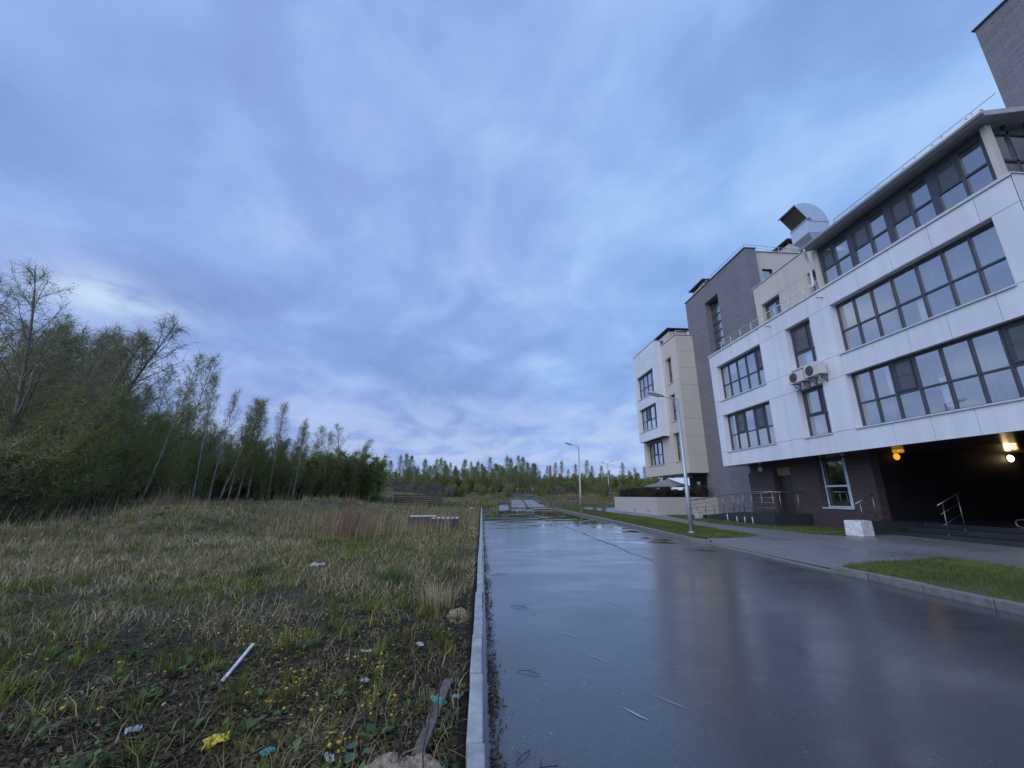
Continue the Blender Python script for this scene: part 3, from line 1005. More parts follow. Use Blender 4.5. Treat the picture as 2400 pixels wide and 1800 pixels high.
def rz(x):
    return 11.72 + 0.21 * (x - 13.62)


mb = MB()
y0, y1 = 7.92, 14.5
mb.hexa([(13.62, y0, rz(13.62)), (17.2, y0, rz(17.2)), (17.2, y1, rz(17.2)), (13.62, y1, rz(13.62)),
         (13.62, y0, rz(13.62) + 0.16), (17.2, y0, rz(17.2) + 0.16), (17.2, y1, rz(17.2) + 0.16), (13.62, y1, rz(13.62) + 0.16)])
rf = part(mb, 'loggia_roof', M_gutter)
mb = MB()
mb.hexa([(13.66, y0 + 0.04, rz(13.66) - 0.01), (17.2, y0 + 0.04, rz(17.2) - 0.01), (17.2, y1 - 0.04, rz(17.2) - 0.01), (13.66, y1 - 0.04, rz(13.66) - 0.01),
         (13.66, y0 + 0.04, rz(13.66) - 0.002), (17.2, y0 + 0.04, rz(17.2) - 0.002), (17.2, y1 - 0.04, rz(17.2) - 0.002), (13.66, y1 - 0.04, rz(13.66) - 0.002)])
part(mb, 'eave_lining', M_eave, rf)
mb = MB()
mb.tube([(13.555, y0 - 0.03, 11.83), (13.555, y1 + 0.03, 11.83)], 0.075, 10)
for y in np.arange(8.2, 14.5, 0.9):
    mb.box(13.475, 13.63, y, y + 0.03, 11.90, 11.92)
part(mb, 'gutter', M_gutter)
mb = MB()
mb.tube([(13.56, 14.35, 11.78), (13.56, 14.36, 11.68), (13.80, 14.60, 11.55), (13.92, 14.66, 11.35), (13.93, 14.66, 10.35), (13.90, 14.66, 10.24), (13.80, 14.66, 10.16), (13.68, 14.66, 10.14)], 0.052, 10)
part(mb, 'downpipe', M_wrail)

# set-back beige top storey with its windows
WT = [(18.62, 20.02, 10.0, 12.0), (15.2, 16.68, 10.0, 12.03)]
XT, ZBT = 15.6, 13.28
mb = MB()
bl_ = [9.3, 10.6, 11.9, 13.2, 14.2, 15.2, 16.68, 17.7, 18.62, 20.02, 20.5]
panels_x(mb, XT, [(9.5, 10.0, bl_), (10.0, 12.02, [9.3, 11.9, 14.2, 15.2, 16.68, 17.7, 18.62, 20.02, 20.5]), (12.02, ZBT - 0.05, bl_)], WT, gap=0.005)
for o in WT:
    reveal_x(mb, XT, o, 0.25)
for a in (15.62, 16.15):
    mb.box(a, a + 0.53, 20.5, 20.52, 9.5, ZBT - 0.05)
    mb.box(a, a + 0.53, 9.28, 9.3, 9.5, ZBT - 0.05)
part(mb, 'beige_wall', M_beige)
mb = MB()
# beige wall beyond the stone tower, facing the camera
for z0, z1 in ((12.5, 14.2), (14.2, 15.85), (15.85, 17.1)):
    for a, b in ((17.46, 17.92), (17.92, 18.62), (18.62, 20.6), (20.6, 22.6), (22.6, 24.6)):
        if a == 17.92 and z0 == 14.2:
            continue
        mb.box(a + 0.004, b - 0.004, 22.38, 22.4, z0 + 0.004, z1 - 0.004)
part(mb, 'beige_wall', M_beige)
mb = MB()
backing_x(mb, XT + 0.022, 9.32, 20.48, 9.5, ZBT - 0.06, WT, 0.2)
mb.box(XT + 0.25, 16.74, 20.2, 20.49, 9.5, ZBT - 0.06)
mb.box(17.46, 24.6, 22.402, 22.5, 12.5, 14.2)
mb.box(18.62, 24.6, 22.402, 22.5, 14.2, 17.08)
mb.box(17.46, 17.92, 22.402, 22.5, 14.2, 17.08)
mb.box(17.92, 18.62, 22.402, 22.5, 15.85, 17.08)
part(mb, 'wall_core', M_joint)
mb = MB()
mb.box(XT - 0.05, XT + 0.3, 9.2, 20.55, ZBT - 0.045, ZBT)
part(mb, 'coping', M_coping)
mb = MB()
mb.box(17.44, 24.7, 22.3, 22.6, 17.1, 17.14)
part(mb, 'coping', M_coping)
window_x(XT, WT[0], [19.05], [10.9], depth=0.25, casements=[(19.1, 19.95, 10.95, 11.9)], sill=False)
window_x(XT, WT[1], [15.7], [10.9], depth=0.25, casements=[(15.75, 16.6, 10.95, 11.9)], sill=False)
mb = MB()
mb.box(17.93, 18.61, 22.55, 22.6, 14.2, 15.84)
wn = part(mb, 'window', M_frame)
mb = MB()
mb.quad((17.99, 22.53, 14.25), (18.55, 22.53, 14.25), (18.55, 22.53, 15.78), (17.99, 22.53, 15.78))
part(mb, 'pane', M_glass, wn)
mb = MB()
mb.box(15.9, 18.2, 9.4, 20.4, 9.5, 9.52)
mb.box(18.2, 18.25, 9.4, 20.4, 9.5, 13.1)
part(mb, 'room', M_room)

# terrace floor, railing at the parapet
mb = MB()
mb.box(XA + 0.3, XT, 14.56, YF - 0.1, 9.40, 9.46)
part(mb, 'terrace_floor', M_slab)


def railing(pts, posts, rails, z_of, r_post=0.018, r_rail=0.018, mid_r=0.010, m_=None, parent=None, name='railing'):
    """pts: plan polyline; posts: list of (x, y, zbase, ztop); rails: list of (height, radius)"""
    mb_ = MB()
    for x, y, a, b in posts:
        mb_.tube([(x, y, a), (x, y, b)], r_post, 8)
    for h, r in rails:
        mb_.tube([(x, y, z_of(x, y) + h) for x, y in pts], r, 8)
    return part(mb_, name, m_ or M_wrail, parent)


ry = [21.85, 20.92, 20.0, 19.07, 18.16, 17.25, 16.32, 15.4, 14.7]
railing([(14.07, 22.05), (14.07, 14.6)], [(14.07, y, ZT, ZT + 0.44) for y in ry], [(0.44, 0.022), (0.15, 0.007), (0.29, 0.007)], lambda x, y: ZT)
railing([(15.72, 14.8), (15.72, 8.75)], [(15.72, y, ZBT, ZBT + 0.42) for y in np.arange(9.4, 14.9, 0.9)], [(0.42, 0.018)], lambda x, y: ZBT, m_=M_gutter)

# stone tower with the tall stair window
XB = 16.75
TW = (25.62, 27.36, 8.0, 15.78)
TD = (24.25, 25.15, 0.55, 2.95)
mb = MB()
backing_x(mb, XB, 22.1, 30.1, -0.2, 17.15, [TW, TD], 0.6)
mb.box(XB + 0.602, 24.5, 29.5, 30.1, -0.2, 17.15)
mb.box(XB + 0.602, 17.45, 22.1, 22.38, 9.5, 17.15)
part(mb, 'stone_tower', M_brick)
# second tower rising at the near end
mb = MB()
mb.box(XB, 24.5, 1.5, 9.22, 9.5, 17.15)
part(mb, 'stone_tower', M_brick)
mb = MB()
mb.box(XB - 0.06, XB + 0.35, 22.05, 30.15, 17.152, 17.20)
mb.box(XB + 0.352, 17.5, 22.05, 22.5, 17.152, 17.20)
part(mb, 'coping', M_roof)
mb = MB()
mb.box(XB - 0.06, XB + 0.35, 1.5, 9.27, 17.152, 17.20)
part(mb, 'coping', M_roof)
mb = MB()
gx_ = XB + 0.5
mb.box(gx_ - 0.04, gx_ + 0.04, TW[0], TW[0] + 0.06, 8, 15.78)
mb.box(gx_ - 0.04, gx_ + 0.04, TW[1] - 0.06, TW[1], 8, 15.78)
mb.box(gx_ - 0.04, gx_ + 0.04, 27.0, 27.05, 8, 15.7)
mb.box(gx_ - 0.04, gx_ + 0.04, TW[0] + 0.06, TW[1] - 0.06, 15.7, 15.78)
for k, z in enumerate(np.arange(8.9, 15.7, 0.64)):
    t = 0.09 if k % 5 == 3 else 0.045
    mb.box(gx_ - 0.05, gx_ + 0.03, TW[0] + 0.06, 26.99, z - t, z + t * 0.4)
    mb.box(gx_ - 0.05, gx_ + 0.03, 27.06, TW[1] - 0.06, z - t, z + t * 0.4)
wn = part(mb, 'window', M_frame)
mb = MB()
mb.quad((gx_, TW[0], 8), (gx_, TW[0], 15.75), (gx_, TW[1], 15.75), (gx_, TW[1], 8))
part(mb, 'pane', M_glass, wn)
mb = MB()
mb.box(gx_ + 2.4, gx_ + 2.45, 23.0, 29.4, 7.5, 16.5)
mb.box(gx_ + 0.2, gx_ + 2.4, 23.0, 29.4, 16.3, 16.35)
part(mb, 'room', M_room)
mb = MB()
mb.box(XB + 0.35, XB + 0.41, TD[0] + 0.01, TD[1] - 0.01, 0.56, 2.94)
dr = part(mb, 'door', M_frame)
mb = MB()
mb.tube([(XB + 0.31, 24.4, 1.4), (XB + 0.31, 24.4, 1.8)], 0.018, 8)
part(mb, 'handle', M_steel, dr)
mb = MB()
mb.box(gx_ + 0.12, gx_ + 0.13, TW[0] + 0.08, 26.98, 8.1, 15.0)  # added white sheet, brightens the panes in place of the sky's reflection
part(mb, 'blind', M_blind, wn)
railing([(XB + 0.12, 27.9), (XB + 0.12, 22.3), (21.2, 22.65)], [(XB + 0.12, y, 17.2, 17.58) for y in np.arange(22.3, 28, 0.93)] + [(x, 22.3 + 0.35 * (x - 16.87) / 4.33, 17.14, 17.58) for x in np.arange(17.7, 21.3, 0.87)],
        [(0.40, 0.02), (0.2, 0.010)], lambda x, y: 17.18, m_=M_gutter)


def roof_stack(x0, x1, y0_, y1_, z0, z1, over=0.25):
    mb_ = MB()
    mb_.box(x0, x1, y0_, y1_, z0, z1)
    st = part(mb_, 'roof_stack', M_beige)
    mb_ = MB()
    for xx in (x0, x1 - 0.08):
        for y_ in (y0_, y1_ - 0.08):
            mb_.box(xx, xx + 0.08, y_, y_ + 0.08, z1 + 0.002, z1 + 0.2)
    c = [(x0 - over, y0_ - over), (x1 + over, y0_ - over), (x1 + over, y1_ + over), (x0 - over, y1_ + over)]
    i = [(x0 + 0.2, y0_ + 0.2), (x1 - 0.2, y0_ + 0.2), (x1 - 0.2, y1_ - 0.2), (x0 + 0.2, y1_ - 0.2)]
    mb_.hexa([(*p, z1 + 0.2) for p in c] + [(*p, z1 + 0.26) for p in c])
    mb_.hexa([(*p, z1 + 0.262) for p in c] + [(*p, z1 + 0.42) for p in i])
    part(mb_, 'cap', M_roof, st)


roof_stack(20.4, 22.0, 22.7, 24.0, 17.0, 18.05)
roof_stack(17.7, 19.2, 28.6, 30.4, 17.0, 18.3)
roof_stack(16.5, 18.2, 33.0, 35.6, 14.0, 15.85)

# far beige volume with the white bay
XF, XBAY = 15.3, 14.68
FN, FE, FT = 29.7, 37.95, 14.14
NW = [(30.76, 31.76, 10.5, 12.7), (30.76, 31.76, 7.38, 9.55), (30.76, 31.76, 4.2, 6.42)]
FW = (33.83, 37.23, 4.2, 6.28)
BW = [(33.06, 36.80, 10.28, 12.44), (33.06, 36.80, 7.23, 9.33)]
mb = MB()
bz = [ZB, 4.2, 6.42, 7.38, 9.55, 10.5, 12.7, FT - 0.04]
for z0, z1 in zip(bz[:-1], bz[1:]):
    yl = [FN, 30.76, 31.76, 32.45, 33.83, 37.23, FE] if z0 < 6.3 else [FN, 30.76, 31.76, 32.45, 34, 36, FE]
    panels_x(mb, XF, [(z0, z1 if not (z0 == 4.2) else z1, yl)], NW + ([FW] if z0 == 4.2 else []), gap=0.006)
for z0, z1 in ((ZB, 4.6), (4.6, 5.95), (5.95, 7.3), (7.3, 8.65), (8.65, 10.0), (10.0, 11.4), (11.4, 12.75), (12.75, FT - 0.04)):
    mb.box(XF + 0.006, XB - 0.004, FN - 0.02, FN, z0 + 0.006, z1 - 0.006)
for o in NW + [FW]:
    reveal_x(mb, XF, o, 0.3)
part(mb, 'beige_wall', M_beige)
mb = MB()
backing_x(mb, XF + 0.022, FN + 0.004, FE, ZB + 0.02, FT - 0.05, NW + [FW] + [(33.06, 36.8, 6.9, 12.9)], 0.26)
mb.box(XF + 0.3, XB + 3, FN + 0.004, FN + 0.2, ZB + 0.02, FT - 0.05)
mb.box(XF + 0.3, XB + 3, FE - 0.2, FE, ZB + 0.02, FT - 0.05)
part(mb, 'wall_core', M_joint)
mb = MB()
byl = [32.38, 33.06, 36.80, 37.36]
panels_x(mb, XBAY, [(6.34, 7.23, [32.38, 35, 37.36]), (7.23, 9.33, byl), (9.33, 10.28, [32.38, 34.2, 36, 37.36]), (10.28, 12.44, byl), (12.44, 13.5, [32.38, 34.9, 37.36]), (13.5, 14.66, [32.38, 34.0, 35.7, 37.36])], BW, gap=0.006)
for z0, z1 in ((6.34, 7.23), (7.23, 9.33), (9.33, 10.28), (10.28, 12.44), (12.44, 13.5), (13.5, 14.66)):
    mb.box(XBAY + 0.006, XF - 0.004, 32.36, 32.38, z0 + 0.006, z1 - 0.006)
    mb.box(XBAY + 0.006, XF - 0.004, 37.36, 37.38, z0 + 0.006, z1 - 0.006)
mb.box(XBAY + 0.022, XF, 32.39, 37.35, 6.34, 6.36)
for o in BW:
    reveal_x(mb, XBAY, o, 0.28)
part(mb, 'white_bay', M_white)
mb = MB()
backing_x(mb, XBAY + 0.022, 32.39, 37.35, 6.37, 14.64, BW, 0.2)
mb.box(XBAY + 0.24, XF + 0.3, 32.39, 32.5, 6.37, 14.64)
mb.box(XBAY + 0.24, XF + 0.3, 37.24, 37.35, 6.37, 14.64)
part(mb, 'wall_core', M_joint)
mb = MB()
mb.box(XBAY - 0.04, XF + 0.25, 32.32, 37.42, 14.665, 14.70)
mb.box(XF - 0.04, XB - 0.002, FN - 0.06, FN + 0.25, FT, FT + 0.05)
mb.box(XF - 0.04, XF + 0.25, FN + 0.252, 32.31, FT, FT + 0.05)
part(mb, 'coping', M_coping)
for o in NW:
    window_x(XF, o, [], [o[2] + 0.72, o[2] + 1.45] if o[2] < 5 else [o[2] + 0.9], sill=True, fw=0.08, sill_mat=M_beige)
window_x(XF, FW, [34.68, 35.53, 36.38], [5.1], casements=[(33.92, 34.64, 5.15, 6.2), (35.57, 36.34, 5.15, 6.2)], blinds=[(34.74, 35.2, 4.3, 6.2)], curtains=[(36.45, 37.1, 4.3, 6.2)], sill_mat=M_beige)
window_x(XBAY, BW[0], [33.95, 34.9, 35.85], [11.2], depth=0.28, curtains=[(35.9, 36.7, 10.35, 12.35)])
window_x(XBAY, BW[1], [33.95, 34.9, 35.85], [8.15], depth=0.28, casements=[(33.12, 33.9, 8.2, 9.25), (34.95, 35.8, 8.2, 9.25)], blinds=[(33.98, 34.87, 7.3, 9.25)], screens=[(34.95, 35.8, 8.2, 9.25)])
mb = MB()
for zf, zcl in ((3.45, 6.34), (6.5, 9.6), (9.8, 12.9)):
    mb.quad((15.9, 29.95, zf), (15.9, 37.7, zf), (19, 37.7, zf), (19, 29.95, zf))
    mb.quad((14.95, 32.5, zcl), (19, 32.5, zcl), (19, 37.2, zcl), (14.95, 37.2, zcl))
    mb.quad((19, 29.95, zf), (19, 37.7, zf), (19, 37.7, zcl), (19, 29.95, zcl))
    mb.quad((15.8, 32.3, zf), (19, 32.3, zf), (19, 32.3, zcl), (15.8, 32.3, zcl))
part(mb, 'room', M_room)
mb = MB()
mb.quad((XF + 0.02, FN, ZB), (XF + 0.02, FE, ZB), (24, FE, ZB), (24, FN, ZB))
part(mb, 'soffit', M_soffit)
railing([(15.5, 31.6), (15.5, 29.85), (16.7, 29.85)], [(15.5, 31.0, FT + 0.05, FT + 0.45), (15.5, 29.85, FT + 0.05, FT + 0.45), (16.6, 29.85, FT + 0.05, FT + 0.45)], [(0.45, 0.02), (0.22, 0.01)], lambda x, y: FT, m_=M_gutter)
# recessed ground floor below it
mb = MB()
mb.box(18.4, 18.8, 30.12, 36.0, 0, ZB - 0.004)
mb.box(18.81, 24, 35.6, 36.0, 0, ZB - 0.004)
mb.box(16.4, 16.8, 36.6, 37.0, 0, ZB - 0.004)
part(mb, 'stone_wall', M_dbrick)
mb = MB()
for y in (30.8, 32.3, 33.8):
    mb.box(18.36, 18.396, y, y + 0.9, 0.7, 2.8)
wn = part(mb, 'window', M_frame)
mb = MB()
for y in (30.8, 32.3, 33.8):
    mb.quad((18.35, y + 0.06, 0.76), (18.35, y + 0.06, 2.74), (18.35, y + 0.84, 2.74), (18.35, y + 0.84, 0.76))
part(mb, 'pane', M_glass, wn)
mb = MB()
for x, y in ((16.2, 36.2), (17.8, 35.3)):
    mb = MB()
    mb.box(x, x + 1.0, y, y + 0.2, ZB - 0.10, ZB - 0.004)  # plain white strip just under the soffit
    part(mb, 'white_strip', M_blind)

# bulk behind, so the building has its depth and roofs
mb = MB()
mb.box(18.4, 26, 8.2, 22.3, 3.5, 12.6)
mb.box(16.9, 26, 22.6, 29.4, 16.4, 16.8)
mb.box(24.2, 26, 22.6, 37.8, 0, 13.5)
mb.box(15.9, 24.1, 30.0, 37.8, 13.5, 13.7)
mb.box(15.8, 18.3, 9.4, 20.2, 12.9, 13.0)
mb.box(16.2, 24.5, 1.5, 8.0, 3.5, 9.4)
part(mb, 'roof_deck', M_roof)
mb = MB()
for y, z in ((17.62, 9.62), (14.45, 9.55)):
    mb = MB()
    mb.tube([(13.72, y, z - 0.01), (14.0, y, z)], 0.02, 8)
    part(mb, 'spout', M_frame)


# ------------------------------------------------------------------ roof duct
def thing(name, loc, label, cat, group=None):
    return empty(name, loc, label, cat, group)


def child(mb_, name, mats, root, bevel=0.0):
    """part built in world coordinates under an unrotated root"""
    o = mb_.build(name, mats, None, bevel)
    o.parent = root
    o.matrix_parent_inverse = Matrix.Translation(-root.location) if root.parent is None else Matrix.Identity(4)
    return o


dk = thing('ventilation_duct', (15.7, 16.2, 13.28), 'silver gooseneck ventilation duct with dark square mouth on the roof edge', 'vent duct')
mb = MB()
ya, yb = 15.70, 16.74
mb.hexa([(15.62, ya + 0.2, 13.28), (16.3, ya + 0.2, 13.28), (16.3, yb - 0.2, 13.28), (15.62, yb - 0.2, 13.28), (15.26, ya, 13.68), (16.40, ya, 13.68), (16.40, yb, 13.68), (15.26, yb, 13.68)])
mb.box(15.26, 16.40, ya, yb, 13.682, 14.30)
child(mb, 'riser', M_galv, dk)
mb = MB()
cx_, cz_, ro, ri = 15.42, 14.34, 0.98, 0.16
prof_o, prof_i = [], []
for k in range(13):
    an = math.radians(0 + 128 * k / 12)
    prof_o.append((cx_ + ro * math.cos(an), cz_ + ro * math.sin(an)))
    prof_i.append((cx_ - 0.0 + ri * math.cos(an), cz_ + ri * math.sin(an)))
for k in range(12):
    (ox, oz), (ox2, oz2), (ix, iz), (ix2, iz2) = prof_o[k], prof_o[k + 1], prof_i[k], prof_i[k + 1]
    mb.quad((ox, ya, oz), (ox, yb, oz), (ox2, yb, oz2), (ox2, ya, oz2), 0, True)
    mb.quad((ix, ya, iz), (ix2, ya, iz2), (ix2, yb, iz2), (ix, yb, iz), 0, True)
    mb.quad((ix, ya, iz), (ox, ya, oz), (ox2, ya, oz2), (ix2, ya, iz2))
    mb.quad((ix, yb, iz), (ix2, yb, iz2), (ox2, yb, oz2), (ox, yb, oz))
(ox, oz), (ix, iz) = prof_o[-1], prof_i[-1]
# flange round the mouth
ux, uz = (ix - ox), (iz - oz)
ln_ = math.hypot(ux, uz)
ux, uz = ux / ln_, uz / ln_
nx2, nz2 = uz * 1.0, -ux * 1.0
if nx2 > 0:
    nx2, nz2 = -nx2, -nz2
def fl(a, s):  # point along the mouth height a (m), pushed out s
    return ox + ux * a + nx2 * s, oz + uz * a + nz2 * s
for a0, a1 in ((-0.05, 0.0), (ln_, ln_ + 0.05)):
    p = [fl(a0, 0), fl(a1, 0), fl(a1, 0.04), fl(a0, 0.04)]
    mb.hexa([(p[0][0], ya - 0.05, p[0][1]), (p[1][0], ya - 0.05, p[1][1]), (p[1][0], yb + 0.05, p[1][1]), (p[0][0], yb + 0.05, p[0][1]),
             (p[3][0], ya - 0.05, p[3][1]), (p[2][0], ya - 0.05, p[2][1]), (p[2][0], yb + 0.05, p[2][1]), (p[3][0], yb + 0.05, p[3][1])])
child(mb, 'hood', M_galv, dk)
mb = MB()
p0, p1 = fl(0.0, -0.06), fl(ln_, -0.06)
mb.quad((p0[0], ya + 0.002, p0[1]), (p0[0], yb - 0.002, p0[1]), (p1[0], yb - 0.002, p1[1]), (p1[0], ya + 0.002, p1[1]))
for k in range(1, 9):
    q = fl(ln_ * k / 9, -0.04)
    mb.tube([(q[0], ya, q[1]), (q[0], yb, q[1])], 0.008, 5)
child(mb, 'mouth_grille', M_acd, dk)
mb = MB()
mb.box(15.24, 16.42, ya - 0.02, yb + 0.02, 14.30, 14.338)
child(mb, 'joint_band', M_gutter, dk)


# ------------------------------------------------------------------ air conditioners on the wall
def aircon(y0_, y1_, z0, label):
    r = thing('air_conditioner', (13.98, (y0_ + y1_) / 2, z0), label, 'air conditioner', 'air conditioners on the white wall')
    x0, x1, z1 = 13.60, 13.88, z0 + 0.50
    mb_ = MB()
    mb_.box(x0, x1, y0_, y1_, z0, z1)
    child(mb_, 'casing', M_acw, r, 0.015)
    mb_ = MB()
    yc, zc_ = y1_ - 0.28, z0 + 0.25
    for rr in (0.06, 0.10, 0.15, 0.20):
        mb_.tube([(x0 - 0.012, yc + rr * math.cos(a), zc_ + rr * math.sin(a)) for a in np.linspace(0, 2 * math.pi, 25)], 0.008, 5, cap=False)
    for a in np.linspace(0, math.pi, 7)[:-1]:
        mb_.tube([(x0 - 0.014, yc + 0.205 * math.cos(a), zc_ + 0.205 * math.sin(a)), (x0 - 0.014, yc - 0.205 * math.cos(a), zc_ - 0.205 * math.sin(a))], 0.005, 4)
    an = np.linspace(0, 2 * math.pi, 25)[:-1]
    mb_.poly([(x0 - 0.004, yc + 0.215 * math.cos(a), zc_ + 0.215 * math.sin(a)) for a in an[::-1]])
    child(mb_, 'fan_grille', M_acd, r)
    mb_ = MB()
    for y in (y0_ + 0.12, y1_ - 0.16):
        mb_ = MB()
        mb_.box(x0 + 0.02, 13.995, y, y + 0.035, z0 - 0.03, z0 - 0.002)
        mb_.box(13.965, 13.995, y + 0.036, y + 0.066, z0 - 0.3, z0 - 0.03)
        mb_.hexa([(x0 + 0.05, y, z0 - 0.06), (x0 + 0.09, y, z0 - 0.06), (x0 + 0.09, y + 0.03, z0 - 0.06), (x0 + 0.05, y + 0.03, z0 - 0.06),
                  (13.93, y, z0 - 0.29), (13.97, y, z0 - 0.29), (13.97, y + 0.03, z0 - 0.29), (13.93, y + 0.03, z0 - 0.29)])
        child(mb_, 'bracket', M_acd, r)
    mb_ = MB()
    yy_ = y0_ + 0.2
    mb_.tube([(13.80, yy_, z0 + 0.1), (13.68, yy_ - 0.02, z0 - 0.06), (13.70, yy_ + 0.03, z0 - 0.2), (13.84, yy_ + 0.1, z0 - 0.26), (13.99, yy_ + 0.12, z0 - 0.12)], 0.018, 7)
    child(mb_, 'hose', M_wrail, r)


aircon(15.79, 16.60, 6.36, 'white outdoor air conditioner under the narrow window, the one farther along the wall')
aircon(14.85, 15.68, 6.40, 'white outdoor air conditioner under the narrow window, the one nearer the camera with curled hose')


# ------------------------------------------------------------------ wall lamps
def wall_lamp(loc, axis, glow_m, label, watt, col, rr=0.13):
    """round bulkhead lamp; axis = unit vector out of the wall"""
    r = thing('wall_lamp', loc, label, 'lamp', 'round wall lamps')
    ax = Vector(axis)
    u = Vector((0, 0, 1))
    w_ = ax.cross(u)
    mb_ = MB()
    L0 = Vector(loc)
    mb_.tube([L0, L0 + ax * 0.03], rr + 0.012, 20)
    child(mb_, 'backplate', M_wrail, r)
    mb_ = MB()
    n1_, n2_ = 20, 6
    b0 = len(mb_.v)
    for i in range(n2_):
        th = (math.pi / 2) * i / n2_
        for j in range(n1_):
            ph = 2 * math.pi * j / n1_
            q = L0 + ax * (0.032 + 0.085 * math.sin(th)) + (u * math.cos(ph) + w_ * math.sin(ph)) * (rr * math.cos(th))
            mb_.v.append(tuple(q))
    mb_.v.append(tuple(L0 + ax * 0.117))
    for i in range(n2_ - 1):
        for j in range(n1_):
            j2 = (j + 1) % n1_
            mb_.f.append((b0 + i * n1_ + j, b0 + i * n1_ + j2, b0 + (i + 1) * n1_ + j2, b0 + (i + 1) * n1_ + j))
            mb_.m.append(0)
            mb_.s.append(True)
    tip = b0 + n2_ * n1_
    for j in range(n1_):
        mb_.f.append((b0 + (n2_ - 1) * n1_ + j, b0 + (n2_ - 1) * n1_ + (j + 1) % n1_, tip))
        mb_.m.append(0)
        mb_.s.append(True)
    child(mb_, 'shade', glow_m, r)
    if watt:
        li = bpy.data.lights.new('lamp_light', 'POINT')
        li.energy = watt
        li.color = col
        li.shadow_soft_size = 0.1
        lo = bpy.data.objects.new('lamp_light', li)
        COL.objects.link(lo)
        lo.parent = r
        lo.location = ax * 0.26
    return r


wall_lamp((16.65, 15.5, 3.12), (0, -1, 0), emis('amber lamp glass', (1.0, 0.44, 0.03), 1.15), 'amber glowing round lamp on the passage wall beside the stone corner', 0.5, (1.0, 0.45, 0.08))
wall_lamp((21.66, 15.5, 3.08), (0, -1, 0), emis('bright lamp glass', (1.0, 0.74, 0.36), 22.0), 'dazzling warm white round lamp deep in the dark passage', 3.0, (1.0, 0.66, 0.30))
wall_lamp((15.5, 22.13, 3.04), (-1, 0, 0), simple('opal lamp glass', (0.80, 0.81, 0.83), 0.3, var=0.04), 'unlit white round lamp on dark stone wall between the two doors', 0, (1, 1, 1), 0.14)

# ------------------------------------------------------------------ steps, ramp, rails by the entrance
st = thing('entrance_steps', (17, 12.2, 0.2), 'dark wet granite steps with low landing leading into the passage', 'steps')
mb = MB()
zb = SL * 13 + PV
mb.box(15.35, 26.6, 2.02, 15.10, -0.1, zb + 0.13)
mb.box(15.95, 26.6, 2.03, 15.09, zb + 0.131, zb + 0.28)
mb.box(16.65, 26.6, 2.04, 15.08, zb + 0.281, zb + 0.43)
child(mb, 'tread', M_granite, st, 0.01)
mb = MB()
mb.box(14.25, 15.48, 15.12, 15.46, 0.0, 0.70)
mb.box(15.482, 26.6, 15.12, 15.48, 0.0, 0.66)
child(mb, 'cheek_wall', M_granite, st, 0.01)


def handrail(label, posts, top, mids, m_=M_steel, r=0.02):
    rt = thing('handrail', posts[0][0], label, 'handrail', 'steel handrails by the entrance')
    for a, b in posts:
        mb_ = MB()
        mb_.tube([a, b], r * 0.9, 8)
        mb_.tube([a, (a[0], a[1], a[2] + 0.02)], r * 2.2, 10)
        child(mb_, 'post', m_, rt)
    mb_ = MB()
    mb_.tube(top, r * 1.15, 8)
    child(mb_, 'top_rail', m_, rt)
    for q in mids:
        mb_ = MB()
        mb_.tube(q, r * 0.45, 6)
        child(mb_, 'middle_rail', m_, rt)
    return rt


handrail('short sloping steel handrail standing free on the dark steps', [((15.85, 13.6, zb + 0.13), (15.92, 13.6, 1.33)), ((16.52, 13.6, zb + 0.28), (16.56, 13.6, 1.65))],
         [(15.70, 13.6, 1.27), (16.74, 13.6, 1.75)], [[(15.75, 13.6, 0.98), (16.58, 13.6, 1.36)], [(15.75, 13.6, 0.62), (16.58, 13.6, 1.02)]])
handrail('thin steel handrail on the granite cheek behind the white block', [((14.47, 15.28, 0.70), (14.47, 15.28, 1.33)), ((15.04, 15.28, 0.70), (15.04, 15.28, 1.63))], [(14.26, 15.28, 1.29), (15.10, 15.28, 1.66)], [])
mb = MB()
hk = thing('handrail', (17.0, 11.6, zb + 0.43), 'shiny looped steel rail end at the right edge of the picture', 'handrail', 'steel handrails by the entrance')
mb.tube([(17.0, 10.0, 0.875), (17.0, 12.35, 0.875), (17.0, 12.48, 0.84), (17.0, 12.52, 0.75), (17.0, 12.48, 0.66), (17.0, 12.35, 0.625), (17.0, 10.0, 0.625)], 0.024, 10)
child(mb, 'top_rail', M_steel, hk)
mb = MB()
mb.tube([(17.0, 11.2, zb + 0.42), (17.0, 11.2, 0.875)], 0.02, 8)
child(mb, 'post', M_steel, hk)

cb = thing('concrete_block', (13.75, 14.75, zb), 'white painted concrete block standing at the corner of the steps', 'block')
mb = MB()
cbx, cby, w2 = 13.72, 14.75, 0.30
ang = math.radians(12)
q = []
for sx, sy in ((-1, -1), (1, -1), (1, 1), (-1, 1)):
    q.append((cbx + (sx * math.cos(ang) - sy * math.sin(ang)) * w2, cby + (sx * math.sin(ang) + sy * math.cos(ang)) * w2))
mb.hexa([(x, y, SL * y + PV) for x, y in q] + [(cbx + (x - cbx) * 0.97, cby + (y - cby) * 0.97, SL * y + PV + 0.52) for x, y in q])
child(mb, 'body', M_wblock, cb, 0.02)
mb = MB()
mb.box(cbx - 0.27, cbx + 0.27, cby - 0.25, cby + 0.25, SL * cby + PV + 0.522, SL * cby + PV + 0.535)
child(mb, 'lid', M_wblock, cb)

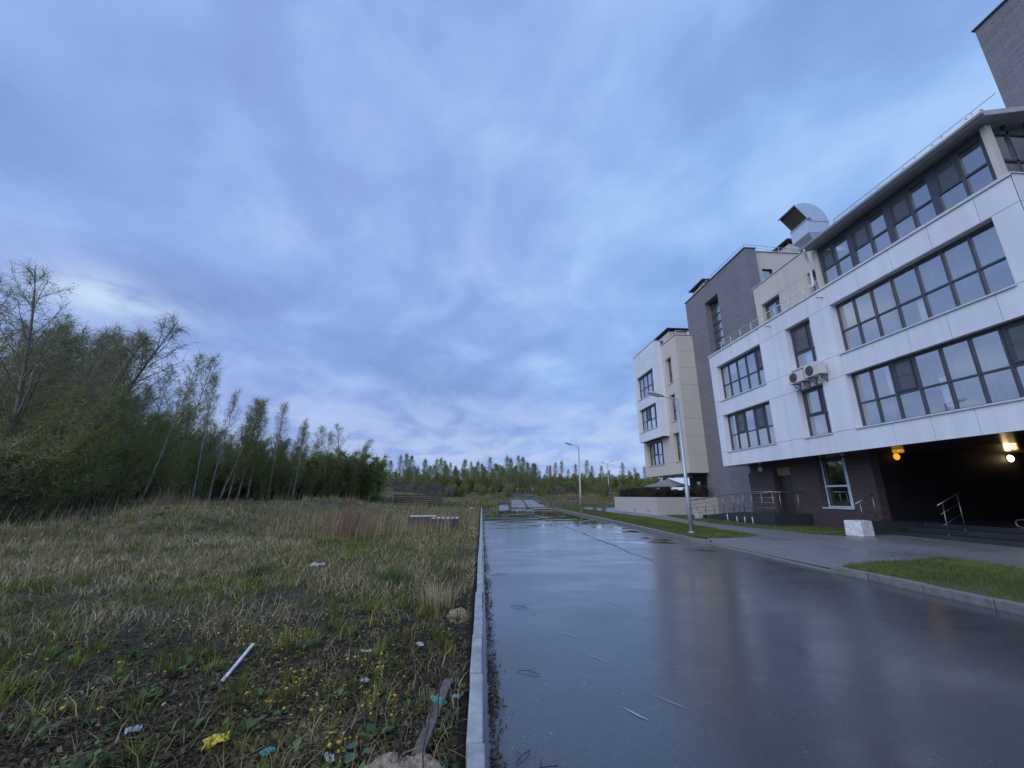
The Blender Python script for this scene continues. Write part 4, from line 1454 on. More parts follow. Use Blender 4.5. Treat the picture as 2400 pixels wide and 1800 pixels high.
rp = thing('access_ramp', (14.4, 21.5, 0.25), 'dark granite access ramp with steel railing along the stone wall', 'ramp')
mb = MB()
gz_ = lambda y: SL * y + PV
mb.hexa([(13.6, 19.0, 0.1), (15.49, 19.0, 0.1), (15.49, 21.4, 0.1), (13.6, 21.4, 0.1), (13.6, 19.0, 0.80), (15.49, 19.0, 0.80), (15.49, 21.4, 0.80), (13.6, 21.4, 0.80)])
mb.hexa([(13.6, 21.402, 0.1), (15.49, 21.402, 0.1), (15.49, 27.5, 0.1), (13.6, 27.5, 0.1), (13.6, 21.402, 0.797), (15.49, 21.402, 0.797), (15.49, 27.5, 0.285), (13.6, 27.5, 0.285)])
child(mb, 'base', M_granite, rp, 0.01)


def rampz(y):
    return 0.80 if y < 21.4 else 0.80 - (y - 21.4) * 0.0845


for y in (19.1, 19.9, 20.7, 21.4, 22.3, 23.3, 24.3, 25.3, 26.3, 27.3):
    mb = MB()
    mb.tube([(13.75, y, rampz(y)), (13.75, y, rampz(y) + 0.96)], 0.018, 8)
    child(mb, 'post', M_steel, rp)
for h, r in ((0.98, 0.026), (0.72, 0.009), (0.48, 0.009), (0.24, 0.009)):
    mb = MB()
    mb.tube([(13.75, 27.6, rampz(27.6) + h), (13.75, 21.4, 0.80 + h), (13.75, 19.0, 0.80 + h)], r, 8)
    child(mb, 'top_rail' if r > 0.02 else 'middle_rail', M_steel, rp)
for x in (14.1, 15.0):
    mb = MB()
    mb.tube([(x, 19.1, 0.80), (x, 19.1, 1.74)], 0.018, 8)
    child(mb, 'post', M_steel, rp)
mb = MB()
mb.tube([(13.75, 19.1, 1.77), (15.4, 19.1, 1.77)], 0.02, 8)
child(mb, 'end_rail', M_steel, rp)
mb = MB()
mb.tube([(15.3, 24.5, 1.64), (15.3, 21.6, 1.75)], 0.024, 8)
mb.tube([(15.3, 24.3, 0.5), (15.3, 24.3, 1.64)], 0.018, 8)
child(mb, 'wall_rail', M_steel, rp)

bx = thing('utility_box', (13.4, 25.4, 0.26), 'small pale box on the ground at the foot of the ramp railing', 'box')
mb = MB()
mb.box(13.15, 13.5, 25.2, 25.6, 0.24, 0.66)
child(mb, 'body', M_terr, bx, 0.02)
mb = MB()
mb.box(13.12, 13.53, 25.17, 25.63, 0.662, 0.69)
child(mb, 'lid', M_coping, bx)

for i, (x, y, t) in enumerate(((13.40, 21.6, 0.05), (13.36, 20.9, -0.03), (13.36, 20.25, 0.04), (13.34, 22.35, 0.02))):
    o = MB()
    o.tube([(x, y, gz_(y)), (x + t * 0.3, y + t, gz_(y) + 0.30 + 0.03 * i)], 0.022, 8)
    p = o.build('marker_stake', M_wrail)
    tag(p, 'short white stake stuck in the grass before the dark ramp base', 'stake', 'white stakes by the ramp')

# ------------------------------------------------------------------ terrace wall, hedge, parasol
tw = thing('terrace_wall', (12.3, 33, 0.3), 'low beige rendered terrace wall below the dark hedge', 'wall')
mb = MB()
mb.box(12.25, 12.5, 29.0, 38.4, 0.1, 1.50)
mb.box(12.502, XB - 0.004, 29.0, 29.25, 0.1, 1.50)
mb.box(12.502, XB - 0.004, 38.15, 38.4, 0.1, 1.50)
child(mb, 'wall_body', M_terr, tw, 0.01)
mb = MB()
mb.box(12.51, 24.0, 29.26, 38.14, 0.1, 0.95)
child(mb, 'terrace_floor', M_terr, tw)
mb = MB()
for y in (30.4, 33.2):
    mb.box(12.235, 12.248, y, y + 0.32, 0.50, 0.57)
child(mb, 'vent_slot', M_acd, tw)


def sprig_cloud(name, pts, size, m_, tint, parent=None, elong=2.2):
    """leaf-sized quads at the given points with random orientation"""
    n = len(pts)
    a = rng.normal(size=(n, 3))
    a /= np.linalg.norm(a, axis=1)[:, None]
    b = np.cross(a, rng.normal(size=(n, 3)))
    b /= np.linalg.norm(b, axis=1)[:, None] + 1e-9
    sz = size * (0.6 + 0.8 * rng.random(n))
    A, B = a * (sz * elong / 2)[:, None], b * (sz / 2)[:, None]
    V = np.stack([pts - A, pts + B, pts + A, pts - B], 1).reshape(-1, 3)
    lp_ = np.arange(4 * n)
    return np_mesh(name, V, lp_, np.arange(n) * 4, None, mats=[m_], tint=np.repeat(tint, 4), parent=parent)


# hedge: a run along the road side and one along the near end
def hedge(run, label):
    P = []
    for (xa, ya, xb, yb, n) in run:
        t = rng.random(n)
        u = rng.normal(0, 0.20, n)
        x, y = xa + (xb - xa) * t, ya + (yb - ya) * t
        dx, dy = (yb - ya), -(xb - xa)
        L_ = math.hypot(dx, dy)
        lump = vnoise(x * 1.0 + 50, y, 0.55, 41)
        hh = 0.25 + 0.60 * lump + 0.35 * vnoise(x, y, 0.18, 42)
        z = 1.3 + rng.random(n) ** 0.7 * hh
        P.append(np.stack([x + dx / L_ * u, y + dy / L_ * u, z], 1))
    P = np.concatenate(P)
    h = sprig_cloud('hedge', P, 0.055, M_conif, np.clip(rng.normal(0.45, 0.25, len(P)) + (vnoise(P[:, 0], P[:, 1], 1.4, 43) - 0.5), 0, 1))
    tag(h, label, 'hedge')


hedge([(12.9, 29.6, 12.9, 37.8, 15000), (12.9, 29.6, 16.3, 29.6, 9000)], 'dark reddish-green conifer hedge growing behind the beige terrace wall')

pr = thing('parasol', (14.9, 32.6, 0.95), 'square dark grey parasol spread above the terrace hedge', 'parasol')
mb = MB()
cx2, cy2, hs, z0, z1 = 14.9, 32.6, 1.75, 2.30, 2.95
cor = [(cx2 - hs * 1.1, cy2 + 0.2), (cx2 - 0.3, cy2 - hs * 1.05), (cx2 + hs * 1.05, cy2 - 0.3), (cx2 + 0.3, cy2 + hs * 1.05)]
ap = [(cx2 - 0.12, cy2 - 0.02), (cx2 + 0.2, cy2)]
for k in range(4):
    a, b = cor[k], cor[(k + 1) % 4]
    n = 8
    for i in range(n):
        p = lambda t: (a[0] + (b[0] - a[0]) * t, a[1] + (b[1] - a[1]) * t, z0 + 0.06 * math.sin(math.pi * t))
        p0, p1 = p(i / n), p((i + 1) / n)
        m0 = ((p0[0] + cx2) / 2, (p0[1] + cy2) / 2, (z0 + z1) / 2 - 0.06)
        m1 = ((p1[0] + cx2) / 2, (p1[1] + cy2) / 2, (z0 + z1) / 2 - 0.06)
        mb.quad(p0, p1, m1, m0, 0, False)
        mb.quad(m0, m1, (cx2, cy2, z1), (cx2, cy2, z1 + 0.001))
        mb.quad((p0[0], p0[1], p0[2] - 0.09), (p1[0], p1[1], p1[2] - 0.09), p1, p0)
child(mb, 'canopy', M_paras, pr)
mb = MB()
mb.tube([(cx2, cy2, 0.95), (cx2, cy2, z1 + 0.06)], 0.03, 10)
child(mb, 'pole', M_lampp, pr)
for c in cor:
    mb = MB()
    mb.tube([(cx2, cy2, z1 - 0.06), (c[0] * 0.99 + cx2 * 0.01, c[1] * 0.99 + cy2 * 0.01, z0 + 0.0)], 0.012, 6)
    child(mb, 'rib', M_lampp, pr)


# ------------------------------------------------------------------ street lamps
def street_lamp(x, y, zb_, H, label, heads, scale=1.0):
    r = thing('street_lamp', (x, y, zb_), label, 'street lamp', 'street lamps along the road')
    mb_ = MB()
    mb_.tube([(x, y, zb_), (x, y, zb_ + 1.7), (x, y, zb_ + 1.75), (x, y, zb_ + H)], [0.085, 0.082, 0.066, 0.052], 14)
    mb_.tube([(x, y, zb_ - 0.02), (x, y, zb_ + 0.05)], 0.14, 14)
    child(mb_, 'pole', M_lampp, r)
    for az, rise in heads:
        dx, dy = math.cos(az), math.sin(az)
        mb_ = MB()
        zt = zb_ + H
        mb_.tube([(x, y, zt - 0.02), (x + dx * 0.04, y + dy * 0.04, zt + 0.02), (x + dx * 0.62, y + dy * 0.62, zt + rise * 0.55)], [0.036, 0.034, 0.03], 10)
        mb_.tube([(x, y, zt - 0.42), (x + dx * 0.10, y + dy * 0.10, zt - 0.28), (x + dx * 0.16, y + dy * 0.16, zt - 0.12), (x + dx * 0.2, y + dy * 0.2, zt + 0.04)], 0.012, 6)
        child(mb_, 'arm', M_lampp, r)
        mb_ = MB()
        px, py = -dy, dx
        secs = []
        for t, w, h in ((0.56, 0.05, 0.05), (0.64, 0.085, 0.075), (0.80, 0.13, 0.095), (1.02, 0.15, 0.10), (1.16, 0.12, 0.075), (1.22, 0.06, 0.035)):
            cx3, cy3, cz3 = x + dx * t, y + dy * t, zt + rise * (t - 0.1)
            secs.append([(cx3 + px * w * math.cos(a), cy3 + py * w * math.cos(a), cz3 + h * (math.sin(a) if math.sin(a) > 0 else math.sin(a) * 0.45)) for a in np.linspace(0, 2 * math.pi, 13)[:-1]])
        b0 = 0
        for s_ in secs:
            mb_.v += s_
        for k in range(len(secs) - 1):
            for j in range(12):
                j2 = (j + 1) % 12
                mb_.f.append((k * 12 + j, k * 12 + j2, (k + 1) * 12 + j2, (k + 1) * 12 + j))
                mb_.m.append(0)
                mb_.s.append(True)
        mb_.f.append(tuple(reversed(range(12))))
        mb_.f.append(tuple((len(secs) - 1) * 12 + j for j in range(12)))
        mb_.m += [0, 0]
        mb_.s += [False, False]
        hd = child(mb_, 'lamp_head', M_lamph, r)
        mb_ = MB()
        p = [(x + dx * t + px * w, y + dy * t + py * w, zt + rise * (t - 0.1) - 0.05) for t, w in ((0.72, -0.09), (0.72, 0.09), (1.12, 0.10), (1.12, -0.10))]
        mb_.hexa([(a, b, c - 0.012) for a, b, c in p] + p)
        child(mb_, 'lens', M_blind, hd)
    return r


street_lamp(8.16, 16.25, SL * 16.25 + PV, 5.33, 'tall grey street lamp with one arm standing on the grass strip before the building', [(math.radians(176), 0.26)])
street_lamp(8.52, 36.0, SL * 36 + PV, 5.50, 'grey single-arm street lamp at the far end of the grass strip', [(math.radians(178), 0.30)])
street_lamp(x_at(1428, 76), 76.0, hz(x_at(1428, 76), 76.0), z_at(1423, 1085, 76) - hz(x_at(1428, 76), 76.0) - 0.2, 'distant street lamp with two heads beyond the road end', [(math.radians(165), 0.35), (math.radians(0), 0.75)])


# ------------------------------------------------------------------ trees
def tube_np(acc, P, R, n):
    """append an n-sided tube along P (k,3) with radii R to acc = [verts, faces]"""
    k = len(P)
    T = np.gradient(P, axis=0)
    T /= np.linalg.norm(T, axis=1)[:, None] + 1e-9
    ref = np.array([1.0, 0.2, 0.1])
    A = ref - T * (T @ ref)[:, None]
    A /= np.linalg.norm(A, axis=1)[:, None] + 1e-9
    B = np.cross(T, A)
    an = np.linspace(0, 2 * np.pi, n + 1)[:-1]
    V = P[:, None, :] + (A[:, None, :] * np.cos(an)[None, :, None] + B[:, None, :] * np.sin(an)[None, :, None]) * np.asarray(R)[:, None, None]
    b = acc[2]
    acc[0].append(V.reshape(-1, 3))
    i, j = np.meshgrid(np.arange(k - 1), np.arange(n), indexing='ij')
    j2 = (j + 1) % n
    acc[1].append(np.stack([b + i * n + j, b + i * n + j2, b + (i + 1) * n + j2, b + (i + 1) * n + j], -1).reshape(-1, 4))
    acc[2] += k * n


def branch(p0, d0, L, up, wob, k, g):
    """a bending branch: start, direction, length, upward pull (+) or droop (-)"""
    P = [np.array(p0, float)]
    d = np.array(d0, float)
    for _ in range(k):
        d = d + np.array([0, 0, up]) / k + g.normal(0, wob, 3) / k
        d /= np.linalg.norm(d)
        P.append(P[-1] + d * L / k)
    return np.array(P)


def make_tree(seed, H=10.0, r0=0.09, stems=1, first=0.25, nprim=34, ang=(28, 50), plen=0.30, pup=0.35, nsec=7, ntw=6, twl=0.55, droop=-0.5,
              leaves=9, leaf=0.055, leafm=None, bark=None, lean=0.04, top_bare=0.0, shape=1.0, cone=0.25, tip_taper=0.55, name='birch_tree'):
    g = np.random.default_rng(seed)
    tr, br = [[], [], 0], [[], [], 0]
    TB, TD, TL, TT = [], [], [], []
    for s in range(stems):
        a = g.random() * 6.28
        off = np.array([math.cos(a), math.sin(a), 0]) * (0.0 if stems == 1 else 0.12 + 0.25 * g.random())
        d0 = np.array([math.cos(a) * (0.05 if stems == 1 else 0.28 * g.random() + 0.05), math.sin(a) * (0.05 if stems == 1 else 0.28 * g.random() + 0.05), 1.0])
        d0[0] += lean
        Hs = H * (1.0 if s == 0 else 0.6 + 0.38 * g.random())
        P = branch(off - np.array([0, 0, 0.15]), d0 / np.linalg.norm(d0), Hs, 0.05, 0.22, 14, g)
        t = np.linspace(0, 1, len(P))
        R = r0 * (Hs / H) * (1 - t) ** 0.85 + 0.006
        R[0] *= 1.35
        tube_np(tr, P, R, 8)
        npz = nprim if stems == 1 else max(6, int(nprim / stems * 1.25))
        for q in range(npz):
            u = first + (0.97 - first) * ((q + g.random()) / npz) ** 0.9
            f = u * (len(P) - 1)
            i = min(int(f), len(P) - 2)
            b0 = P[i] + (P[i + 1] - P[i]) * (f - i)
            az = q * 2.4 + g.normal(0, 0.5)
            th = math.radians(g.uniform(*ang))
            ax = (P[i + 1] - P[i])
            ax /= np.linalg.norm(ax)
            hv = np.array([math.cos(az), math.sin(az), 0])
            d = ax * math.cos(th) + hv * math.sin(th)
            rel = (u - first) / (1 - first)
            prof = (math.sin(math.pi * min(1, (rel * (1 - 0.22) + 0.22)) ** shape) ** 0.8 if rel < 0.98 else 0.1)
            prof = (1 - cone) * prof + cone * (1 - rel) ** 0.75
            Lp = Hs * plen * max(0.16, prof) * g.uniform(0.75, 1.2) * (1 - 0.25 * rel)
            B = branch(b0, d, Lp, pup, 0.35, 6, g)
            rb = max(0.005, R[i] * 0.42)
            tube_np(br, B, np.linspace(rb, 0.004, 7), 4)
            for v in range(nsec):
                w = 0.18 + 0.82 * (v + g.random()) / nsec
                fj = w * 6
                j = min(int(fj), 5)
                c0 = B[j] + (B[j + 1] - B[j]) * (fj - j)
                dd = (B[j + 1] - B[j])
                dd /= np.linalg.norm(dd)
                dn = dd * 0.75 + g.normal(0, 0.55, 3) + np.array([0, 0, 0.12])
                dn /= np.linalg.norm(dn)
                Ls = Lp * g.uniform(0.22, 0.42) * (1.1 - 0.5 * w)
                Cb = branch(c0, dn, Ls, pup * 0.4, 0.45, 3, g)
                tube_np(br, Cb, np.linspace(max(0.0035, rb * 0.4), 0.0028, 4), 3)
                m_ = max(2, int(ntw * g.uniform(0.7, 1.3)))
                for _ in range(m_):
                    x = g.random() * 3
                    jj = min(int(x), 2)
                    TB.append(Cb[jj] + (Cb[jj + 1] - Cb[jj]) * (x - jj))
                    e = (Cb[jj + 1] - Cb[jj])
                    e = e / (np.linalg.norm(e) + 1e-9) * 0.8 + g.normal(0, 0.55, 3)
                    TD.append(e / np.linalg.norm(e))
                    TL.append(twl * g.uniform(0.5, 1.25))
                    TT.append(rel)
    TB, TD, TL, TT = np.array(TB), np.array(TD), np.array(TL), np.array(TT)
    n = len(TB)
    # twigs: ribbons of three pieces that droop (or rise)
    k = 3
    pts = [TB]
    d = TD.copy()
    for q in range(k):
        d = d + np.array([0, 0, droop / k])
        d /= np.linalg.norm(d, axis=1)[:, None]
        pts.append(pts[-1] + d * (TL / k)[:, None])
    side = np.cross(TD, g.normal(size=(n, 3)))
    side /= np.linalg.norm(side, axis=1)[:, None] + 1e-9
    wv = np.array([0.0050, 0.0042, 0.0034, 0.0022])
    VV = np.stack([np.stack([pts[q] - side * wv[q], pts[q] + side * wv[q]], 1) for q in range(k + 1)], 1)
    tw_v = VV.reshape(-1, 3)
    b = (np.arange(n) * 8)[:, None]
    tw_f = np.concatenate([b + np.array([0, 1, 3, 2]) + 2 * q for q in range(k)], 0)
    # leaves along the twigs
    reps = g.poisson(leaves, n)
    if top_bare:
        reps = (reps * (1 - top_bare * np.clip((TT - 0.45) / 0.4, 0, 1))).astype(int)
    idx = np.repeat(np.arange(n), reps)
    N = len(idx)
    t = g.random(N) * k
    q = np.minimum(t.astype(int), k - 1)
    st_ = np.stack(pts, 1)
    c = st_[idx, q] + (st_[idx, q + 1] - st_[idx, q]) * (t - q)[:, None] + g.normal(0, 0.02, (N, 3))
    a = g.normal(size=(N, 3)) + np.array([0, 0, -0.5])
    a /= np.linalg.norm(a, axis=1)[:, None]
    bb = np.cross(a, g.normal(size=(N, 3)))
    bb /= np.linalg.norm(bb, axis=1)[:, None] + 1e-9
    sz = leaf * g.uniform(0.6, 1.35, N)
    lf_v = np.stack([c, c + a * (sz * 0.5)[:, None] + bb * (sz * 0.36)[:, None], c + a * sz[:, None], c + a * (sz * 0.5)[:, None] - bb * (sz * 0.36)[:, None]], 1).reshape(-1, 3)
    lf_t = np.repeat(np.clip(g.normal(0.42, 0.2, N) + 0.25 * (g.random(n)[idx] - 0.5), 0, 1), 4)
    bv, bf = np.concatenate(br[0]), np.concatenate(br[1])
    V = np.concatenate([bv, tw_v, lf_v])
    F = np.concatenate([bf, tw_f + len(bv), np.arange(4 * N).reshape(-1, 4) + len(bv) + len(tw_v)])
    mi = np.concatenate([np.zeros(len(bf) + len(tw_f), int), np.ones(N, int)])
    tint = np.concatenate([np.zeros(len(bv) + len(tw_v)), lf_t])
    root = bpy.data.objects.new(name, None)
    root.empty_display_size = 0.3
    COL.objects.link(root)
    np_mesh('trunk', np.concatenate(tr[0]), np.concatenate(tr[1]).ravel(), np.arange(len(np.concatenate(tr[1]))) * 4, None, mats=[bark or M_birch], smooth=True, parent=root)
    np_mesh('crown', V, F.ravel(), np.arange(len(F)) * 4, None, mi, mats=[M_twig, leafm or M_leaf], tint=tint, parent=root)
    root['H'] = H
    return root


used = set()


def plant(proto, x, y, H, rot=None, label='', cat='tree', group=None, lean=0.0, lean_az=0.0, wide=1.0, sink=0.1):
    if proto.name not in used:
        used.add(proto.name)
        r = proto
    else:
        r = proto.copy()
        COL.objects.link(r)
        for ch in proto.children:
            c = ch.copy()
            COL.objects.link(c)
            c.parent = r
    s = H / proto['H']
    r.location = (x, y, hz(x, y) - sink)
    rz_ = rot if rot is not None else rnd.uniform(0, 6.28)
    q = Matrix.Rotation(lean, 4, Vector((-math.sin(lean_az), math.cos(lean_az), 0))) @ Matrix.Rotation(rz_, 4, 'Z')
    r.rotation_euler = q.to_euler()
    r.scale = (s * wide, s * wide, s)
    tag(r, label, cat, group)
    return r


T_birch = [make_tree(101 + i, H=10, r0=0.085, nprim=46, ang=(24, 48), plen=0.31, pup=0.40, nsec=7, ntw=6, twl=0.55, droop=-0.40, leaves=4.6, leaf=0.054, leafm=M_leaf, first=0.10, cone=0.8, top_bare=0.45, name='birch_tree') for i in range(3)]
T_bare = [make_tree(131 + i, H=10, r0=0.070, nprim=42, ang=(22, 46), plen=0.30, pup=0.45, nsec=7, ntw=7, twl=0.50, droop=-0.25, cone=0.75, leaves=2.2, leaf=0.040, leafm=M_bud, first=0.16, top_bare=0.3, name='bare_birch') for i in range(2)]
T_big = [make_tree(151 + i, H=12, r0=0.13, stems=4, nprim=84, ang=(24, 52), plen=0.30, pup=0.35, nsec=9, ntw=8, twl=0.55, droop=-0.45, leaves=2.0, leaf=0.040, leafm=M_bud, bark=M_bark, first=0.20, name='multi_stem_birch') for i in range(2)]
T_dense = [make_tree(171 + i, H=8, r0=0.06, stems=2, nprim=54, ang=(24, 52), plen=0.31, pup=0.40, nsec=8, ntw=6, twl=0.50, droop=-0.25, leaves=4.5, leaf=0.058, leafm=M_leafd, bark=M_bark, first=0.06, cone=0.75, top_bare=0.5, name='leafy_young_tree') for i in range(2)]
T_bush = [make_tree(191 + i, H=4, r0=0.03, stems=7, nprim=56, ang=(20, 50), plen=0.28, pup=0.35, nsec=7, ntw=6, twl=0.36, droop=-0.12, leaves=6, leaf=0.050, leafm=M_leafd, bark=M_bark, first=0.04, cone=0.5, name='willow_bush') for i in range(2)]
T_brown = [make_tree(211, H=3, r0=0.022, stems=9, nprim=56, ang=(16, 44), plen=0.28, pup=0.35, nsec=6, ntw=6, twl=0.34, droop=-0.1, leaves=2.5, leaf=0.035, leafm=M_bud, bark=M_bark, first=0.05, cone=0.5, name='brown_bush')]
T_pale = [make_tree(231 + i, H=9, r0=0.07, nprim=46, ang=(24, 48), plen=0.34, pup=0.4, nsec=6, ntw=5, twl=0.60, droop=-0.2, leaves=4, leaf=0.085, leafm=M_leafp, bark=M_birch, first=0.10, cone=0.85, name='pale_young_tree') for i in range(2)]
T_far = [make_tree(251 + i, H=9, r0=0.08, nprim=50, ang=(26, 54), plen=0.36, pup=0.4, nsec=6, ntw=5, twl=0.65, droop=-0.2, leaves=5, leaf=0.095, leafm=M_leaff, bark=M_birch, first=0.08, cone=0.7, name='slim_young_tree') for i in range(3)]
TWIG_GROUP = 'trees along the edge of the wood'


def plant_px(proto, px, Y, py_top, label, group=None, lean=0.0, wide=1.0, rot=None, shift=0.0, cat='tree'):
    """place by the photograph: foot column px, distance Y along the road, row of the top"""
    x = x_at(px, Y) + shift
    H = z_at(px, py_top, Y) - hz(x, Y)
    return plant(proto, x, Y, max(1.0, H), rot, label, cat, group, lean, 0.0, wide)


# the wood on the left, the ones that stand out first
plant_px(T_big[0], 45, 17.5, 632, 'tallest grey multi-stemmed birch leaning right at the left end of the wood', lean=0.15, wide=1.05, rot=0.6)
plant_px(T_big[1], -45, 19.0, 650, 'sparse grey birch cut by the left edge of the picture', lean=0.05, rot=2.0)
plant_px(T_big[1], 165, 21.0, 775, 'lower grey twiggy birch right behind the tallest one at the left', lean=0.10, rot=4.1)
plant_px(T_birch[0], 330, 25.5, 805, 'leaning birch with slender plume, the left of the pair beyond the big grey trees', lean=0.15, wide=0.85, rot=1.0)
plant_px(T_bare[0], 385, 26.5, 812, 'leaning bare birch, the right of the pair beyond the big grey trees', lean=0.15, wide=0.9, rot=3.0)
plant_px(T_bare[1], 300, 27.5, 845, 'thin bare birch standing behind the leaning pair', lean=0.05, rot=0.4)
plant_px(T_bare[0], 452, 29.5, 868, 'bare grey birch standing left of the green birch clump', lean=0.05, rot=5.0, wide=0.8)
plant_px(T_bare[1], 490, 31.5, 905, 'small bare birch close before the green birch clump', lean=0.06, rot=2.5, wide=0.8)
plant_px(T_birch[1], 512, 33.0, 918, 'tall green birch with a white leaning trunk, first of the clump', lean=0.13, wide=1.0, rot=0.2)
plant_px(T_birch[2], 535, 33.6, 925, 'tall green birch with a white trunk, second of the clump', lean=0.10, wide=0.95, rot=1.4)
plant_px(T_birch[0], 555, 34.2, 930, 'green birch with the brightest white trunk in the middle of the clump', lean=0.12, wide=1.0, rot=2.2)
plant_px(T_birch[1], 580, 35.0, 935, 'green birch with forked white trunk at the right side of the clump', lean=0.13, wide=0.9, rot=3.6)
plant_px(T_bare[0], 627, 37.0, 938, 'lone thin birch with drooping bare top right of the clump', lean=0.12, wide=1.0, rot=4.4)
plant_px(T_bare[1], 672, 38.5, 975, 'bare birch behind the one with a crooked white foot', lean=0.05, wide=1.0, rot=1.1)
plant_px(T_birch[2], 683, 38.0, 992, 'birch with a crooked white foot by the tall dry grass', lean=0.09, wide=1.1, rot=5.2)
plant_px(T_birch[0], 722, 40.5, 990, 'slim pale green birch between the crooked birch and the round one', lean=0.05, wide=1.15, rot=0.9)
plant_px(T_bare[1], 757, 42.0, 1005, 'small thin birch just left of the round grey-green birch', lean=0.04, wide=1.0, rot=3.3)
plant_px(T_big[1], 808, 44.5, 988, 'round grey-green birch ending the wood at its right', lean=0.02, wide=1.0, rot=1.9)
plant_px(T_birch[2], 842, 46.0, 1040, 'low green birch at the right foot of the round birch', lean=0.0, wide=1.0, rot=2.9)
# dark leafy young trees and bushes that close the wood towards the field
DENS = 'dark leafy young tree in the shade under the birches at the edge of the wood'
dl = [(-60, 16.0, 880), (15, 15.5, 850), (95, 16.5, 865), (170, 18.5, 880), (235, 20.5, 925), (295, 22.5, 960), (360, 24.5, 985), (430, 28.0, 1000), (470, 30.0, 1010), (620, 36.0, 1030), (650, 37.5, 1020), (705, 40.0, 1040), (745, 41.5, 1050), (785, 43.5, 1040), (825, 45.0, 1055), (600, 37.0, 1000), (555, 36.5, 1000), (520, 35.0, 1005)]
for i, (px, Y, py) in enumerate(dl):
    plant_px(T_dense[i % 2], px, Y, py + 12, DENS, TWIG_GROUP, lean=0.06, wide=1.15)
BUSH = 'low dark willow bush at the foot of the wood on the left'
for i in range(84):
    t = i / 83
    px = -90 + 960 * t + rnd.uniform(-12, 12)
    Y = 14.6 + 32 * max(0, px + 60) / 900 + rnd.uniform(-0.5, 1.3)
    plant_px(T_bush[i % 2] if i % 5 else T_brown[0], px, Y, rnd.uniform(1000, 1085) if px < 400 else rnd.uniform(1050, 1104), BUSH, 'bushes at the foot of the wood', cat='bush', wide=1.35)
# rows behind, filling the wood
BACK = 'slender birch inside the wood behind its front row'
for i in range(64):
    t = (i + rnd.random()) / 64
    px = -160 + 1000 * t
    Y = 17 + 32 * max(0, px + 60) / 900 + rnd.uniform(2.0, 9.0)
    front = np.interp(px, [-160, 0, 130, 200, 230, 300, 400, 430, 500, 600, 640, 700, 760, 840], [700, 690, 700, 760, 880, 870, 860, 900, 950, 955, 985, 1000, 1020, 1010])
    pr_ = (T_bare + T_bare + T_birch)[rnd.randrange(7)]
    plant_px(pr_, px, Y, front + rnd.uniform(22, 125), BACK, 'birches inside the wood', lean=rnd.uniform(0, 0.1), wide=rnd.uniform(0.95, 1.3))

INNER = 'dark leafy tree closing the inside of the wood between the trunks'
for i in range(46):
    t = (i + rnd.random()) / 46
    px = -150 + 990 * t
    Y = 18.5 + 32 * max(0, px + 60) / 900 + rnd.uniform(1.0, 5.0)
    front = np.interp(px, [-160, 0, 130, 200, 300, 430, 500, 600, 700, 760, 840], [865, 875, 885, 905, 950, 975, 975, 985, 1022, 1036, 1046])
    plant_px(T_dense[i % 2], px, Y, front + rnd.uniform(0, 45), INNER, 'dark trees inside the wood', lean=rnd.uniform(0, 0.1), wide=rnd.uniform(1.1, 1.5))

# the far tree line across the end of the road
FARP = [(870, 1085), (892, 1092), (907, 1078), (931, 1064), (948, 1062), (960, 1066), (975, 1090), (990, 1074), (1005, 1090), (1018, 1073), (1028, 1072), (1040, 1078), (1052, 1082), (1066, 1090), (1084, 1075), (1102, 1080), (1116, 1080), (1128, 1086), (1146, 1070), (1160, 1088), (1172, 1088),
        (1186, 1066), (1197, 1073), (1205, 1090), (1214, 1066), (1226, 1070), (1236, 1082), (1250, 1096), (1265, 1102), (1283, 1090), (1302, 1082), (1318, 1078), (1333, 1098), (1350, 1086), (1377, 1077), (1390, 1090), (1412, 1090), (1430, 1100), (1463, 1083), (1478, 1100), (1492, 1094), (1515, 1092)]
for i, (px, py) in enumerate(FARP):
    Y = 92 + 14 * rnd.random() + (6 if px > 1260 else 0)
    pale = px > 1260 or i % 3 == 0
    plant_px(T_pale[i % 2] if pale else T_far[i % 3], px, Y, py, ('thin pale green young tree in the far line on the right beyond the road' if px > 1260 else 'slim young tree in the far line beyond the end of the road'),
             'trees of the far line on the right' if px > 1260 else 'trees of the far line', lean=0.02, wide=0.95)
for i in range(120):
    px = 850 + 690 * (i + rnd.random()) / 120
    Y = rnd.uniform(84, 108)
    plant_px((T_far + T_dense[:1])[i % 4], px, Y, rnd.uniform(1084, 1112) if px < 1260 else rnd.uniform(1104, 1122), 'leafy lower tree filling the foot of the far tree line', 'lower trees of the far line', wide=1.3)
for i in range(30):
    px = 870 + 650 * (i + rnd.random()) / 30
    Y = rnd.uniform(70, 84)
    plant_px((T_bush + T_brown)[i % 3], px, Y, rnd.uniform(1128, 1140), 'low bush scattered on the rough ground before the far tree line', 'bushes before the far tree line', cat='bush', wide=1.5)

for i in range(60):
    px = 842 + 700 * (i + rnd.random()) / 60
    plant_px(T_bush[i % 2], px, rnd.uniform(86, 104), rnd.uniform(1108, 1124), 'wide dark bush under the trees of the far line', 'bushes under the far line', cat='bush', wide=1.7)

